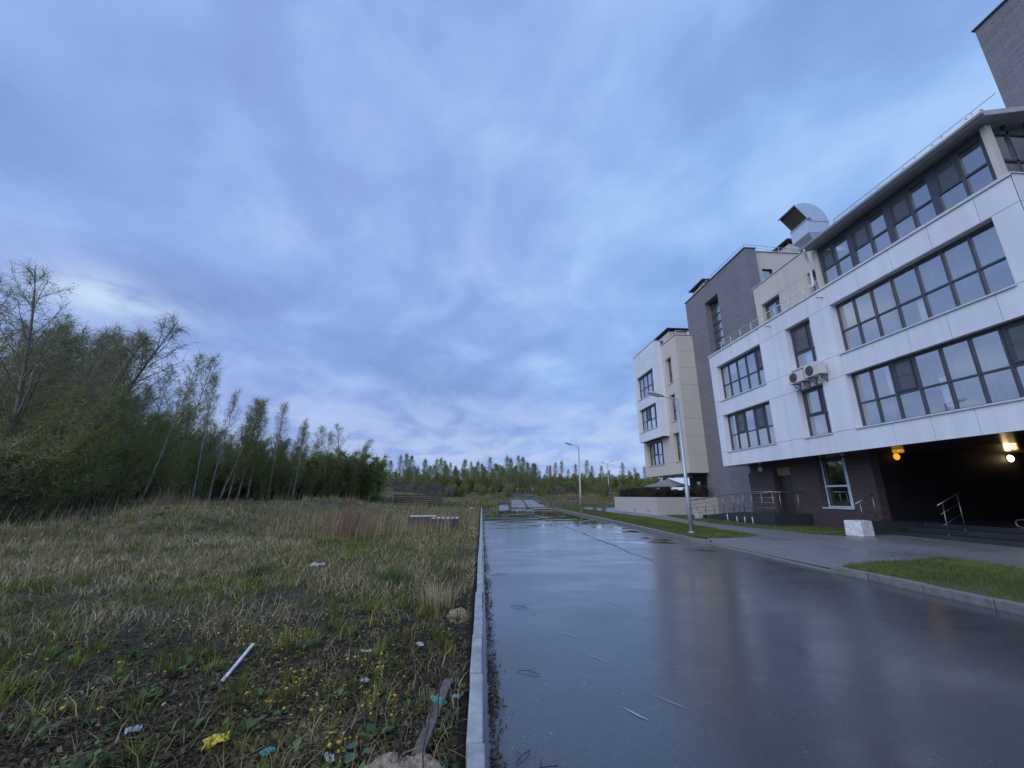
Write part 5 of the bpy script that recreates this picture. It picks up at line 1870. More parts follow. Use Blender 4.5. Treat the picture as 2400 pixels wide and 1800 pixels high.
# small things far off: chimney and flat building over the trees
fx = x_at(1291, 150)
fc = MB()
fc.tube([(fx, 150, 2), (fx, 150, z_at(1291, 1091, 150))], [0.6, 0.45], 14)
tag(fc.build('factory_chimney', M_chim), 'thin dark red factory chimney beyond the far trees', 'chimney')
x0_, x1_ = x_at(1290, 132), x_at(1345, 132)
fb = thing('distant_building', ((x0_ + x1_) / 2, 134, 2), 'flat dark roofed building half hidden by the far trees', 'building')
mb = MB()
zt = z_at(1315, 1121, 132)
mb.box(x0_, x1_, 132, 140, 1, zt - 0.4)
child(mb, 'wall', M_dbrick, fb)
mb = MB()
mb.box(x0_ - 0.3, x1_ + 0.3, 131.7, 140.3, zt - 0.398, zt)
child(mb, 'roof', M_roof, fb)


# ------------------------------------------------------------------ the rough field: grasses, litter, weeds
def polar(n, r0, r1, a0=-56, a1=2, pw=1.0):
    u = rng.random(n)
    r = r0 * (r1 / r0) ** (u ** pw)
    a = np.radians(rng.uniform(a0, a1, n))
    x, y = r * np.sin(a), r * np.cos(a)
    return x, y, r


def field_ok(x, y):
    return (x < -0.13) & (y > -2) & (x > -22 - 0.02 * y)


# dead leaves and broken stalks on the bare soil near the camera
x, y, r = polar(52000, 1.5, 9.5)
k = field_ok(x, y)
bare = np.maximum(1 - sstep(r, 4.0, 8.5), 0.8 * sstep(x, -1.4, -0.3))
k &= rng.random(len(x)) < 0.12 + 0.88 * bare
x, y, r = x[k], y[k], r[k]
n = len(x)
z = height(x, y) + rng.random(n) * 0.035
az = rng.uniform(0, 6.28, n)
el = rng.normal(0, 0.35, n)
A = np.stack([np.cos(az) * np.cos(el), np.sin(az) * np.cos(el), np.sin(el)], 1)
B = np.stack([-np.sin(az), np.cos(az), rng.normal(0, 0.5, n)], 1)
B /= np.linalg.norm(B, axis=1)[:, None]
stalk = rng.random(n) < 0.34
ln = np.where(stalk, rng.uniform(0.06, 0.30, n), rng.uniform(0.018, 0.060, n)) 
wd = np.where(stalk, rng.uniform(0.002, 0.005, n), ln * rng.uniform(0.35, 0.8, n))
Cc = np.stack([x, y, z], 1)
up = np.stack([np.zeros(n), np.zeros(n), np.where(stalk, 0.004, rng.uniform(-0.3, 0.5, n) * ln)], 1)
V = np.stack([Cc - A * (ln / 2)[:, None], Cc + B * (wd / 2)[:, None] + up, Cc + A * (ln / 2)[:, None], Cc - B * (wd / 2)[:, None] + up * 0.6], 1).reshape(-1, 3)
tl = np.clip(np.where(stalk, rng.normal(0.62, 0.2, n), rng.normal(0.40, 0.22, n)) + (vnoise(x, y, 0.6, 61) - 0.5) * 0.4, 0, 1)
tag(np_mesh('leaf_litter', V, np.arange(4 * n), np.arange(n) * 4, None, mats=[M_litter], tint=np.repeat(tl, 4)), kind='stuff')

# dry grass: tangled loose straw, and tufts of it
def clumps(nc, per, r0, r1, rad, pick):
    """blade feet gathered in tufts; returns x, y, r, outward azimuth, clump id"""
    cx_, cy_, cr_ = polar(nc, r0, r1, a0=-57, a1=9)
    keep = pick(cx_, cy_, cr_)
    cx_, cy_, cr_ = cx_[keep], cy_[keep], cr_[keep]
    sz_ = rng.uniform(0.4, 1.6, len(cx_))
    cnt = rng.poisson(per * sz_)
    ix = np.repeat(np.arange(len(cx_)), cnt)
    a_ = rng.uniform(0, 6.28, len(ix))
    q_ = np.abs(rng.normal(0, 1, len(ix))) * (rad * sz_ * (0.7 + 0.02 * cr_))[ix]
    return cx_[ix] + np.cos(a_) * q_, cy_[ix] + np.sin(a_) * q_, cr_[ix], a_, ix, sz_[ix]


def land(x, y):
    return field_ok(x, y) | ((y > 46.5) & (x < 60))


x, y, r = polar(150000, 1.7, 62, a0=-57, a1=9)
patch = vnoise(x, y, 1.9, 71) * 0.5 + vnoise(x, y, 0.5, 72) * 0.5
left = sstep(-x, 2.5, 7)
dn = (0.10 + 0.90 * sstep(r + 3.4 * (vnoise(x, y, 1.1, 75) - 0.5), 4.8, 10.5)) * (0.06 + 0.94 * sstep(patch + 0.16 * left + 0.06 * sstep(r, 16, 26), 0.40, 0.70))
dn = np.where((y > 46) & (np.abs(x - 4.2) < 4.2), dn * 0.25, dn)
k = land(x, y) & (rng.random(len(x)) < dn)
x, y, r, patch = x[k], y[k], r[k], patch[k]
n = len(x)
lean = rng.uniform(0.55, 0.985, n)
hg = 0.07 + 0.22 * rng.random(n)
az = rng.uniform(0, 6.28, n)
laid = rng.random(n) < 0.35 * sstep(-x, 3, 7)
az = np.where(laid, 2.6 + rng.normal(0, 0.6, n), az)
tint = np.clip(0.16 + 0.55 * patch + rng.normal(0, 0.20, n) + 0.10 * sstep(-x, 3, 7), 0, 1)
P1, H1, W1, L1, A1, T1 = np.stack([x, y, height(x, y) - 0.01 + rng.random(n) * 0.05], 1), hg, (0.0026 + 0.0008 * r) * rng.uniform(0.6, 1.3, n), lean, az, tint
tall = lambda x, y: sstep(vnoise(x, y, 3.4, 74) + 0.12 * sstep(-x, 4, 12), 0.48, 0.78)
x, y, r, a, ix, sz = clumps(3900, 26, 3.2, 62, 0.10, lambda x, y, r: land(x, y) & (rng.random(len(x)) < (0.10 + 0.90 * tall(x, y)) * sstep(r, 4.5, 9.5)) & ((y < 46) | (np.abs(x - 4.2) > 4.0)))
k = land(x, y)
x, y, r, a, ix, sz = x[k], y[k], r[k], a[k], ix[k], sz[k]
n = len(x)
ct = rng.normal(0.45, 0.18, ix.max() + 1)
hg = (0.08 + 0.28 * rng.random(n) ** 1.5) * (0.55 + 0.45 * sz) * (0.6 + 0.7 * sstep(r, 9, 22))
P2, H2, W2, L2, A2, T2 = np.stack([x, y, height(x, y) - 0.01], 1), hg, (0.0026 + 0.0007 * r) * rng.uniform(0.6, 1.3, n), np.clip(np.abs(rng.normal(0.28, 0.22, n)), 0.02, 0.95), a + rng.normal(0, 0.7, n), np.clip(ct[ix] + rng.normal(0, 0.13, n), 0, 1)
cat = np.concatenate
blades_mesh('dry_grass', cat([P1, P2]), cat([H1, H2]), cat([W1, W2]), cat([L1, L2]), cat([A1, A2]), cat([T1, T2]), M_dry)

# tall seed-stalk fringe further back and at the foot of the wood
x, y, r = polar(20000, 12, 58, a0=-57, a1=8)
patch = vnoise(x, y, 3.2, 77)
k = (field_ok(x, y) | ((y > 47) & (x < 40) & (np.abs(x - 4.2) > 3.2))) & (rng.random(len(x)) < sstep(patch + 0.15 * sstep(-x, 8, 14), 0.52, 0.8))
x, y, r = x[k], y[k], r[k]
n = len(x)
blades_mesh('tall_dry_grass', np.stack([x, y, height(x, y)], 1), rng.uniform(0.45, 1.05, n), 0.003 + 0.0006 * r, rng.uniform(0.02, 0.28, n), rng.normal(0.2, 1.0, n), np.clip(rng.normal(0.45, 0.18, n), 0, 1), M_dry, curl=0.2)

# green undergrowth: a low ragged sward with fuller tufts in it
x, y, r = polar(230000, 1.8, 55, a0=-57, a1=9)
patch = vnoise(x, y, 1.5, 81) * 0.5 + vnoise(x, y, 0.4, 82) * 0.5
dn = (0.07 + 0.93 * sstep(r + 3.4 * (vnoise(x, y, 0.9, 85) - 0.5), 4.6, 10.0)) * (0.12 + 0.88 * sstep(patch, 0.32, 0.62)) * (1 - 0.5 * sstep(r, 24, 42))
dn = dn * (1 - 0.7 * sstep(x, -1.0, -0.25) * (1 - sstep(y, 10, 18)))
k = field_ok(x, y) & (rng.random(len(x)) < dn)
x, y, r, patch = x[k], y[k], r[k], patch[k]
n = len(x)
P1, H1, W1, L1, A1 = np.stack([x, y, height(x, y) - 0.005], 1), (0.03 + 0.10 * rng.random(n) ** 1.5) * (0.8 + 0.6 * sstep(r, 6, 14)), (0.0035 + 0.0010 * r) * rng.uniform(0.6, 1.3, n), rng.uniform(0.1, 0.9, n), rng.uniform(0, 6.28, n)
T1 = np.clip(0.08 + 0.62 * patch + rng.normal(0, 0.18, n), 0, 1)
x, y, r, a, ix, sz = clumps(3600, 26, 2.2, 40, 0.07, lambda x, y, r: field_ok(x, y) & (rng.random(len(x)) < (0.10 + 0.75 * sstep(vnoise(x, y, 1.4, 86), 0.35, 0.7)) * (0.16 + 0.84 * sstep(r, 3.6, 7.5))))
k = field_ok(x, y)
x, y, r, a, ix, sz = x[k], y[k], r[k], a[k], ix[k], sz[k]
n = len(x)
ct = rng.normal(0.42, 0.22, ix.max() + 1)
P2, H2, W2, L2, A2 = np.stack([x, y, height(x, y) - 0.005], 1), (0.05 + 0.15 * rng.random(n)) * (0.6 + 0.4 * sz), (0.0035 + 0.0009 * r) * rng.uniform(0.6, 1.2, n), np.clip(np.abs(rng.normal(0.45, 0.25, n)), 0.02, 0.95), a + rng.normal(0, 0.5, n)
T2 = np.clip(ct[ix] + rng.normal(0, 0.12, n), 0, 1)
blades_mesh('green_grass', cat([P1, P2]), cat([H1, H2]), cat([W1, W2]), cat([L1, L2]), cat([A1, A2]), cat([T1, T2]), M_green)

# rough scrub beyond the road end and along the far bank
x, y = rng.uniform(-30, 52, 70000), 46.6 + 50 * rng.random(70000) ** 1.3
k = (rng.random(len(x)) < 0.15 + 0.85 * sstep(vnoise(x, y, 4.0, 87), 0.35, 0.65)) & (np.abs(x - 4.25 - (y - 47) * 0.13) > 2.6)
x, y = x[k], y[k]
n = len(x)
blades_mesh('scrub', np.stack([x, y, height(x, y) - 0.02], 1), rng.uniform(0.15, 0.75, n) * (0.5 + 0.9 * vnoise(x, y, 3.0, 88)), rng.uniform(0.02, 0.05, n), np.clip(np.abs(rng.normal(0.4, 0.25, n)), 0, 0.95), rng.uniform(0, 6.28, n),
            np.clip(0.05 + 0.6 * vnoise(x, y, 5.0, 89) + rng.normal(0, 0.15, n), 0, 1), M_dry)
x, y = rng.uniform(-30, 52, 40000), 46.6 + 50 * rng.random(40000) ** 1.3
k = (rng.random(len(x)) < 0.1 + 0.9 * sstep(vnoise(x, y, 3.4, 90), 0.45, 0.7)) & (np.abs(x - 4.25 - (y - 47) * 0.13) > 2.3)
x, y = x[k], y[k]
n = len(x)
blades_mesh('scrub', np.stack([x, y, height(x, y) - 0.02], 1), rng.uniform(0.15, 0.6, n), rng.uniform(0.03, 0.06, n), np.clip(np.abs(rng.normal(0.4, 0.25, n)), 0, 0.95), rng.uniform(0, 6.28, n), np.clip(rng.normal(0.25, 0.2, n), 0, 1), M_green)

# low leafy weeds
cx4, cy4, rr4 = polar(900, 1.9, 12)
k = field_ok(cx4, cy4) & (rng.random(len(cx4)) < 0.25 + 0.6 * vnoise(cx4, cy4, 1.3, 91))
cx4, cy4 = cx4[k], cy4[k]
Vw, Tw = [], []
for a, b in zip(cx4, cy4):
    m_ = rng.integers(4, 11)
    sz = rng.uniform(0.02, 0.055)
    base = np.array([a, b, hz(a, b) + 0.01])
    azs = rng.uniform(0, 6.28, m_)
    els = rng.uniform(0.15, 1.1, m_)
    dd = np.stack([np.cos(azs) * np.cos(els), np.sin(azs) * np.cos(els), np.sin(els)], 1)
    p0 = base + dd * sz * 0.4
    p2 = base + dd * sz * rng.uniform(1.4, 2.6, (m_, 1)) - np.array([0, 0, 1]) * sz * 0.3
    pm = (p0 + p2) / 2 + np.array([0, 0, 0.25 * sz])
    sd = np.stack([-np.sin(azs), np.cos(azs), np.zeros(m_)], 1) * sz * rng.uniform(0.25, 0.55)
    Vw.append(np.stack([p0, pm + sd, p2, pm - sd], 1).reshape(-1, 3))
    Tw.append(np.repeat(np.clip(rng.normal(0.5, 0.25, m_), 0, 1), 4))
Vw, Tw = np.concatenate(Vw), np.concatenate(Tw)
tag(np_mesh('weeds', Vw, np.arange(len(Vw)), np.arange(len(Vw) // 4) * 4, None, mats=[M_weed], tint=Tw), kind='stuff')

# wet leaves and dirt caught in the gutter along the left kerb
x = 0.085 + np.abs(rng.normal(0, 0.085, 16000))
y = 1.2 * (26 / 1.2) ** rng.random(16000)
k = rng.random(16000) < (0.2 + 0.9 * vnoise(y * 0 + 3, y, 0.55, 95)) * np.exp(-((x - 0.085) / (0.03 + 0.14 * vnoise(y * 0 + 9, y, 0.4, 96))) ** 2)
x, y = x[k], y[k]
n = len(x)
az = rng.uniform(0, 6.28, n)
ln = rng.uniform(0.008, 0.045, n)
wd = np.where(rng.random(n) < 0.4, 0.003, ln * 0.5)
Cc = np.stack([x, y, SL * y + 0.004 + rng.random(n) * 0.02], 1)
A = np.stack([np.cos(az), np.sin(az), rng.normal(0, 0.25, n)], 1)
B = np.stack([-np.sin(az), np.cos(az), rng.normal(0, 0.4, n)], 1)
V = np.stack([Cc - A * (ln / 2)[:, None], Cc + B * (wd / 2)[:, None], Cc + A * (ln / 2)[:, None], Cc - B * (wd / 2)[:, None]], 1).reshape(-1, 3)
tag(np_mesh('gutter_litter', V, np.arange(4 * n), np.arange(n) * 4, None, mats=[M_litter], tint=np.repeat(np.clip(rng.normal(0.38, 0.2, n), 0, 1), 4)), kind='stuff')

# coltsfoot flowers, each one a thing
M_flower = simple('flower yellow', (0.70, 0.54, 0.05), 0.6, var=0.2, nscale=60)
fl_ = MB()
fl_.tube([(0, 0, -0.01), (0.004, 0, 0.03), (0.002, 0.003, 0.06)], 0.0022, 5, 0)
for ring, (rr_, h_) in enumerate(((0.013, 0.064), (0.008, 0.067))):
    nn = 12 - ring * 4
    for j in range(nn):
        a0, a1 = 2 * math.pi * j / nn, 2 * math.pi * (j + 0.8) / nn
        fl_.quad((0.002, 0.003, 0.060), (0.002 + rr_ * math.cos(a0), 0.003 + rr_ * math.sin(a0), h_), (0.002 + rr_ * 1.1 * math.cos((a0 + a1) / 2), 0.003 + rr_ * 1.1 * math.sin((a0 + a1) / 2), h_ + 0.001), (0.002 + rr_ * math.cos(a1), 0.003 + rr_ * math.sin(a1), h_), 1)
fl_.tube([(0.002, 0.003, 0.060), (0.002, 0.003, 0.069)], 0.004, 8, 1)
F0 = fl_.build('coltsfoot_flower', [M_twigr, M_flower])
tag(F0, 'tiny yellow coltsfoot flower on a bare stalk in the soil of the field', 'flower', 'yellow coltsfoot flowers in the field')
spots = []
clus = [(600, 1480, 110, 40, 34), (560, 1500, 160, 60, 24), (690, 1600, 70, 40, 26), (800, 1640, 60, 50, 20), (880, 1600, 60, 60, 16), (700, 1500, 80, 40, 14), (800, 1760, 40, 25, 14), (530, 1470, 60, 40, 16), (930, 1660, 40, 40, 10), (1020, 1480, 20, 15, 8), (450, 1470, 60, 20, 10),
        (860, 1560, 60, 30, 12), (640, 1660, 60, 30, 14), (130, 1700, 120, 60, 12), (300, 1590, 150, 80, 16), (100, 1570, 80, 60, 6), (240, 1520, 120, 40, 8), (640, 1440, 80, 20, 14), (780, 1440, 80, 30, 8)]
for px, py, sx, sy, n in clus:
    for _ in range(n):
        qx, qy = rnd.gauss(px, sx * 0.6), rnd.gauss(py, sy * 0.6)
        a, p = YAW, PITCH
        Fv = Vector((math.sin(a) * math.cos(p), math.cos(a) * math.cos(p), math.sin(p)))
        Rv = Vector((math.cos(a), -math.sin(a), 0))
        dv = Fv + Rv * ((qx - 1200) / FPX) + Rv.cross(Fv) * ((900 - qy) / FPX)
        t = (CAMH - 0.08) / -dv.z
        if dv.z < 0 and dv.x * t < -0.15:
            spots.append((dv.x * t, dv.y * t))
for i, (x, y) in enumerate(spots[:295]):
    o = F0 if i == 0 else F0.copy()
    if i:
        COL.objects.link(o)
    o.location = (x, y, hz(x, y) + 0.005)
    s = rnd.uniform(0.6, 1.0)
    o.scale = (s, s, s * rnd.uniform(0.7, 1.3))
    o.rotation_euler = (rnd.uniform(-0.5, 0.5), rnd.uniform(-0.5, 0.5), rnd.uniform(0, 6.28))


# tall dead stems standing in the field, each a thing
def stem(x, y, H, lean, az, label, m_=None, r=0.0052, group='dead stems standing in the field', twigs=3):
    mb_ = MB()
    P = []
    z0 = hz(x, y) - 0.02
    for t in np.linspace(0, 1, 7):
        P.append((x + math.cos(az) * lean * t * t * H + rnd.uniform(-1, 1) * 0.008, y + math.sin(az) * lean * t * t * H, z0 + H * t))
    mb_.tube(P, [r * (1 - 0.7 * t) for t in np.linspace(0, 1, 7)], 5)
    for _ in range(twigs):
        i = rnd.randrange(2, 6)
        b = Vector(P[i])
        a2 = rnd.uniform(0, 6.28)
        mb_.tube([b, b + Vector((math.cos(a2) * 0.04, math.sin(a2) * 0.04, 0.05)) * H, b + Vector((math.cos(a2) * 0.05, math.sin(a2) * 0.05, 0.12)) * H], r * 0.4, 4)
    o = mb_.build('dead_stem', m_ or M_twigd)
    tag(o, label, 'plant stem', group)


for (x, y, H, ln_s) in ((-0.42, 3.2, 0.75, 0.10), (-0.36, 3.35, 0.95, -0.06), (-0.50, 3.6, 0.55, 0.05), (-0.30, 2.7, 0.5, 0.1), (-0.62, 3.1, 0.5, 0.12), (-0.75, 3.3, 0.45, -0.1), (-0.40, 4.6, 0.7, 0.0), (-0.55, 5.2, 0.6, 0.06), (-0.28, 5.6, 0.5, 0.1), (-1.0, 3.7, 0.4, 0.15), (-1.3, 3.1, 0.35, 0.2), (-0.46, 2.9, 0.85, 0.03), (-0.27, 3.3, 0.6, -0.05), (-0.58, 3.9, 0.8, 0.04), (-0.33, 4.1, 0.6, 0.08), (-0.68, 4.4, 0.55, -0.06), (-0.85, 5.1, 0.6, 0.05), (-0.24, 4.9, 0.45, 0.1)):
    stem(x, y, H, ln_s, rnd.uniform(-0.6, 0.6), 'dark dead stem standing in the dirt close to the left kerb', group='dark dead stems near the left kerb')
for _ in range(26):
    x, y, r = polar(1, 4.5, 14, a0=-50, a1=-6)
    x, y = float(x[0]), float(y[0])
    if x < -0.6:
        stem(x, y, rnd.uniform(0.35, 0.95), rnd.uniform(0.05, 0.5), rnd.uniform(-0.7, 0.7), 'thin dry stalk rising out of the matted grass of the field', M_twigr if rnd.random() < 0.4 else M_twigd, 0.0035, 'dry stalks in the matted grass')

# reddish reed clump in the middle of the field
RX, RY = x_at(825, 16.5), 16.5
rc = thing('reed_clump', (RX, RY, hz(RX, RY)), 'clump of tall reddish-brown dry reeds in the middle of the field', 'reeds')
mb = MB()
for _ in range(300):
    a, q = rnd.uniform(0, 6.28), abs(rnd.gauss(0, 0.5))
    x, y = RX + math.cos(a) * q * 1.5, RY + math.sin(a) * q
    z0 = hz(x, y)
    H = rnd.uniform(0.5, 1.25)
    lx, ly = rnd.gauss(0.02, 0.06), rnd.gauss(0, 0.06)
    mb.tube([(x, y, z0 - 0.02), (x + lx * 0.4, y + ly * 0.4, z0 + H * 0.5), (x + lx, y + ly, z0 + H)], [0.006, 0.005, 0.0025], 4, cap=False)
tag(child(mb, 'stalks', M_twigr, rc), kind='stuff')
mb = MB()
mb.tube([(RX + 0.45, RY - 0.9, hz(RX + 0.45, RY - 0.9) - 0.02), (RX + 0.5, RY - 0.9, hz(RX, RY) + 0.45), (RX + 0.62, RY - 0.9, hz(RX, RY) + 0.9)], [0.02, 0.018, 0.01], 6)
child(mb, 'thick_stem', M_twigd, rc)


def tuft(x, y, n, H, w, label, m_, tmean=0.5):
    P = np.stack([rng.normal(x, w, n), rng.normal(y, w, n)], 1)
    P = np.concatenate([P, height(P[:, 0], P[:, 1])[:, None]], 1)
    o = blades_mesh('grass_tuft', P, rng.uniform(0.4, 1.0, n) * H, np.full(n, 0.006), rng.uniform(0.05, 0.6, n), np.arctan2(P[:, 1] - y, P[:, 0] - x) + rng.normal(0, 0.4, n), np.clip(rng.normal(tmean, 0.2, n), 0, 1), m_, kind='thing')
    tag(o, label, 'grass tuft')


tuft(-1.50, 7.9, 420, 0.36, 0.13, 'bright green grass tuft in the middle of the field', M_weed)
tuft(-4.15, 8.6, 300, 0.28, 0.11, 'small dark green grass tuft left of the white rag', M_weed, 0.3)
tuft(-0.62, 6.6, 380, 0.42, 0.12, 'pale dry grass tuft near the left kerb', M_dry, 0.75)
tuft(-2.5, 2.0, 420, 0.20, 0.13, 'feathery green tuft at the bottom left of the field', M_weed, 0.6)


def burdock(x, y, s, n, label):
    r = thing('broad_leaf_plant', (x, y, hz(x, y)), label, 'plant')
    for k in range(n):
        az = k * 2.2 + rnd.uniform(-0.4, 0.4)
        L_ = s * rnd.uniform(0.7, 1.2)
        d = Vector((math.cos(az), math.sin(az), 0))
        sd = Vector((-d.y, d.x, 0))
        b = Vector((x, y, hz(x, y) + 0.01))
        mb_ = MB()
        mb_.tube([b, b + d * L_ * 0.4 + Vector((0, 0, L_ * 0.4))], 0.003, 5)
        c = b + d * L_ * 0.4 + Vector((0, 0, L_ * 0.4))
        prev = None
        for i in range(7):
            t = i / 6
            w = L_ * 0.42 * math.sin(math.pi * (0.12 + 0.86 * t)) ** 0.8 * (1 if i < 6 else 0.1)
            m_ = c + d * L_ * t * 0.8 + Vector((0, 0, L_ * (0.12 * t - 0.28 * t * t)))
            cur = (m_ - sd * w + Vector((0, 0, 0.12 * w)), m_, m_ + sd * w + Vector((0, 0, 0.12 * w)))
            if prev:
                mb_.quad(prev[0], prev[1], cur[1], cur[0], 0, True)
                mb_.quad(prev[1], prev[2], cur[2], cur[1], 0, True)
            prev = cur
        child(mb_, 'leaf', M_bleaf, r)


M_bleaf = simple('broad green leaf', (0.060, 0.110, 0.045), 0.5, var=0.25, nscale=30, bmp=0.2)
burdock(-0.72, 3.05, 0.085, 6, 'broad-leaved green plant at the foot of the field near the kerb')
burdock(-1.48, 3.55, 0.08, 4, 'broad-leaved green plant among yellow flowers left of the other one')
burdock(-2.35, 3.0, 0.06, 4, 'small leafy green plant in the dark soil left of the yellow scrap')


# ------------------------------------------------------------------ scraps and timber lying in the field
def scrap(name, x, y, sx, sy, h, m_, label, cat, rot=0.0, rag=0.35, n=7, lift=0.03):
    """crumpled sheet"""
    mb_ = MB()
    if y < 12:
        sx, sy = sx * 0.78, sy * 0.78
    g = np.random.default_rng(int(abs(x * 1000 + y * 77)))
    pts = {}
    for i in range(n + 1):
        for j in range(n + 1):
            u, v = i / n - 0.5, j / n - 0.5
            px = sx * u * (1 + rag * (g.random() - 0.5)) * (1 - 0.5 * rag * abs(v))
            py = sy * v * (1 + rag * (g.random() - 0.5)) * (1 - 0.6 * rag * abs(u))
            qx, qy = px * math.cos(rot) - py * math.sin(rot), px * math.sin(rot) + py * math.cos(rot)
            pts[i, j] = (x + qx, y + qy, hz(x + qx, y + qy) + lift + h * 0.6 * g.random())
    for i in range(n):
        for j in range(n):
            mb_.quad(pts[i, j], pts[i + 1, j], pts[i + 1, j + 1], pts[i, j + 1], 0, g.random() < 0.4)
    o = mb_.build(name, m_)
    sm = o.modifiers.new('thick', 'SOLIDIFY')
    sm.thickness = 0.004
    tag(o, label, cat)
    return o


scrap('plastic_scrap', -1.64, 3.20, 0.17, 0.15, 0.07, M_yell, 'crumpled bright yellow plastic scrap on the dark soil', 'litter', 0.4)
scrap('plastic_scrap', -1.26, 3.05, 0.10, 0.06, 0.04, M_teal, 'small teal plastic scrap right of the yellow one', 'litter', 0.9)
scrap('plastic_scrap', -0.30, 3.72, 0.13, 0.20, 0.06, M_teal, 'torn teal sheet lying across the buried board near the kerb', 'litter', 0.3)
scrap('plastic_scrap', -0.17, 3.80, 0.07, 0.06, 0.04, M_blue, 'pale blue scrap between the board and the kerb', 'litter', 0.1)
scrap('plastic_scrap', -2.25, 3.35, 0.11, 0.08, 0.05, M_blue, 'pale blue crumpled scrap left of the yellow one', 'litter', 0.5)
scrap('white_rag', -3.5, 9.75, 0.42, 0.20, 0.12, M_cloth, 'dirty white rag lying in the grass in the middle of the field', 'litter', 0.2)
scrap('paper_scrap', -0.62, 4.95, 0.08, 0.16, 0.03, M_cloth, 'long white paper scrap near the left kerb', 'litter', 0.5)
scrap('paper_scrap', -0.95, 4.05, 0.08, 0.08, 0.05, M_cloth, 'small bluish white scrap among the yellow flowers', 'litter', 0.2)
scrap('paper_scrap', -0.86, 2.95, 0.05, 0.13, 0.05, M_cloth, 'white scrap beside the broad-leaved plant', 'litter', 0.5)
scrap('paper_scrap', -1.12, 4.72, 0.13, 0.05, 0.03, M_cloth, 'flat white scrap on the litter below the grass', 'litter', 0.1)
scrap('foam_chunk', -0.36, 19.0, 0.32, 0.3, 0.20, M_cloth, 'pale foam lump in the grass beside the left kerb', 'litter', 0.2)
scrap('foam_chunk', -0.9, 43.0, 0.4, 0.3, 0.3, M_cloth, 'white lump at the far left corner of the road end', 'litter', 0.2)

mb = MB()
bx0, by0 = -2.17, 4.62
bx1, by1 = -2.13, 4.10
d = Vector((bx1 - bx0, by1 - by0, 0)).normalized()
s_ = Vector((-d.y, d.x, 0)) * 0.014
a = Vector((bx0, by0, hz(bx0, by0) + 0.12))
b = Vector((bx1, by1, hz(bx1, by1) + 0.015))
dz = Vector((0, 0, 0.014))
mb.hexa([a - s_, a + s_, b + s_, b - s_, a - s_ + dz, a + s_ + dz, b + s_ + dz, b - s_ + dz])
tag(mb.build('wooden_lath', M_wwood), 'thin white painted lath leaning in the dark weeds', 'lath')
mb = MB()
for y0_, y1_ in ((3.05, 3.62), (3.62, 4.12)):
    xa_, xb_ = -0.37 + 0.10 * (y0_ - 3), -0.37 + 0.10 * (y1_ - 3)
    mb.hexa([(xa_ - 0.04, y0_, hz(xa_, y0_) + 0.015), (xa_ + 0.04, y0_, hz(xa_, y0_) + 0.015), (xb_ + 0.04, y1_ - 0.004, hz(xb_, y1_) + 0.015), (xb_ - 0.04, y1_ - 0.004, hz(xb_, y1_) + 0.015),
             (xa_ - 0.04, y0_, hz(xa_, y0_) + 0.045), (xa_ + 0.04, y0_, hz(xa_, y0_) + 0.05), (xb_ + 0.04, y1_ - 0.004, hz(xb_, y1_) + 0.05), (xb_ - 0.04, y1_ - 0.004, hz(xb_, y1_) + 0.04)])
tag(mb.build('old_board', M_obrd, bevel=0.004), 'old brown board half buried along the left kerb', 'board')

# heap of pale sand and rubble at the bottom, by the kerb
def heap(name, x, y, rx, ry, h, m_, label, cat, kind=None, seed=5, n=64, rough=0.5):
    g = np.random.default_rng(seed)
    V, F = [], []
    for i in range(n + 1):
        for j in range(n + 1):
            u, v = 2 * i / n - 1, 2 * j / n - 1
            px, py = x + u * rx, y + v * ry
            q = max(0.0, 1 - u * u - v * v)
            zz = hz(px, py) - 0.03 * h - 0.02 + h * q ** 0.7 * (1 - rough + 2 * rough * float(vnoise(px, py, rx * 0.35, seed))) + h * q ** 0.4 * (0.55 * abs(float(vnoise(px, py, rx * 0.16, seed + 1)) - 0.5) + 0.45 * (float(vnoise(px, py, rx * 0.07, seed + 2)) - 0.5) + 0.25 * (float(vnoise(px, py, rx * 0.03, seed + 3)) - 0.5))
            V.append((px, py, zz))
    for i in range(n):
        for j in range(n):
            a = i * (n + 1) + j
            F += [(a, a + n + 1, a + n + 2, a + 1)]
    me = bpy.data.meshes.new(name)
    me.from_pydata(V, [], F)
    me.materials.append(m_)
    me.polygons.foreach_set('use_smooth', [True] * len(F))
    o = bpy.data.objects.new(name, me)
    COL.objects.link(o)
    tag(o, label, cat, None, kind)
    return o


heap('rubble_heap', -0.40, 2.84, 0.30, 0.26, 0.10, M_rubble, 'pale heap of sand and mortar rubble beside the left kerb', 'rubble')
heap('rubble_heap', -0.29, 6.15, 0.16, 0.42, 0.05, M_rubble, 'small dusty rubble heap farther up beside the left kerb', 'rubble', seed=8)
heap('earth_mound', x_at(985, 70), 74.0, 7.4, 3.0, 1.5, M_mound, 'long dark earth bank before the far trees on the left', 'mound', seed=12)
heap('earth_mound', x_at(1310, 80), 80.0, 4.6, 2.5, 1.5, M_mound, 'dark earth mound to the right of the slab path', 'mound', seed=15)


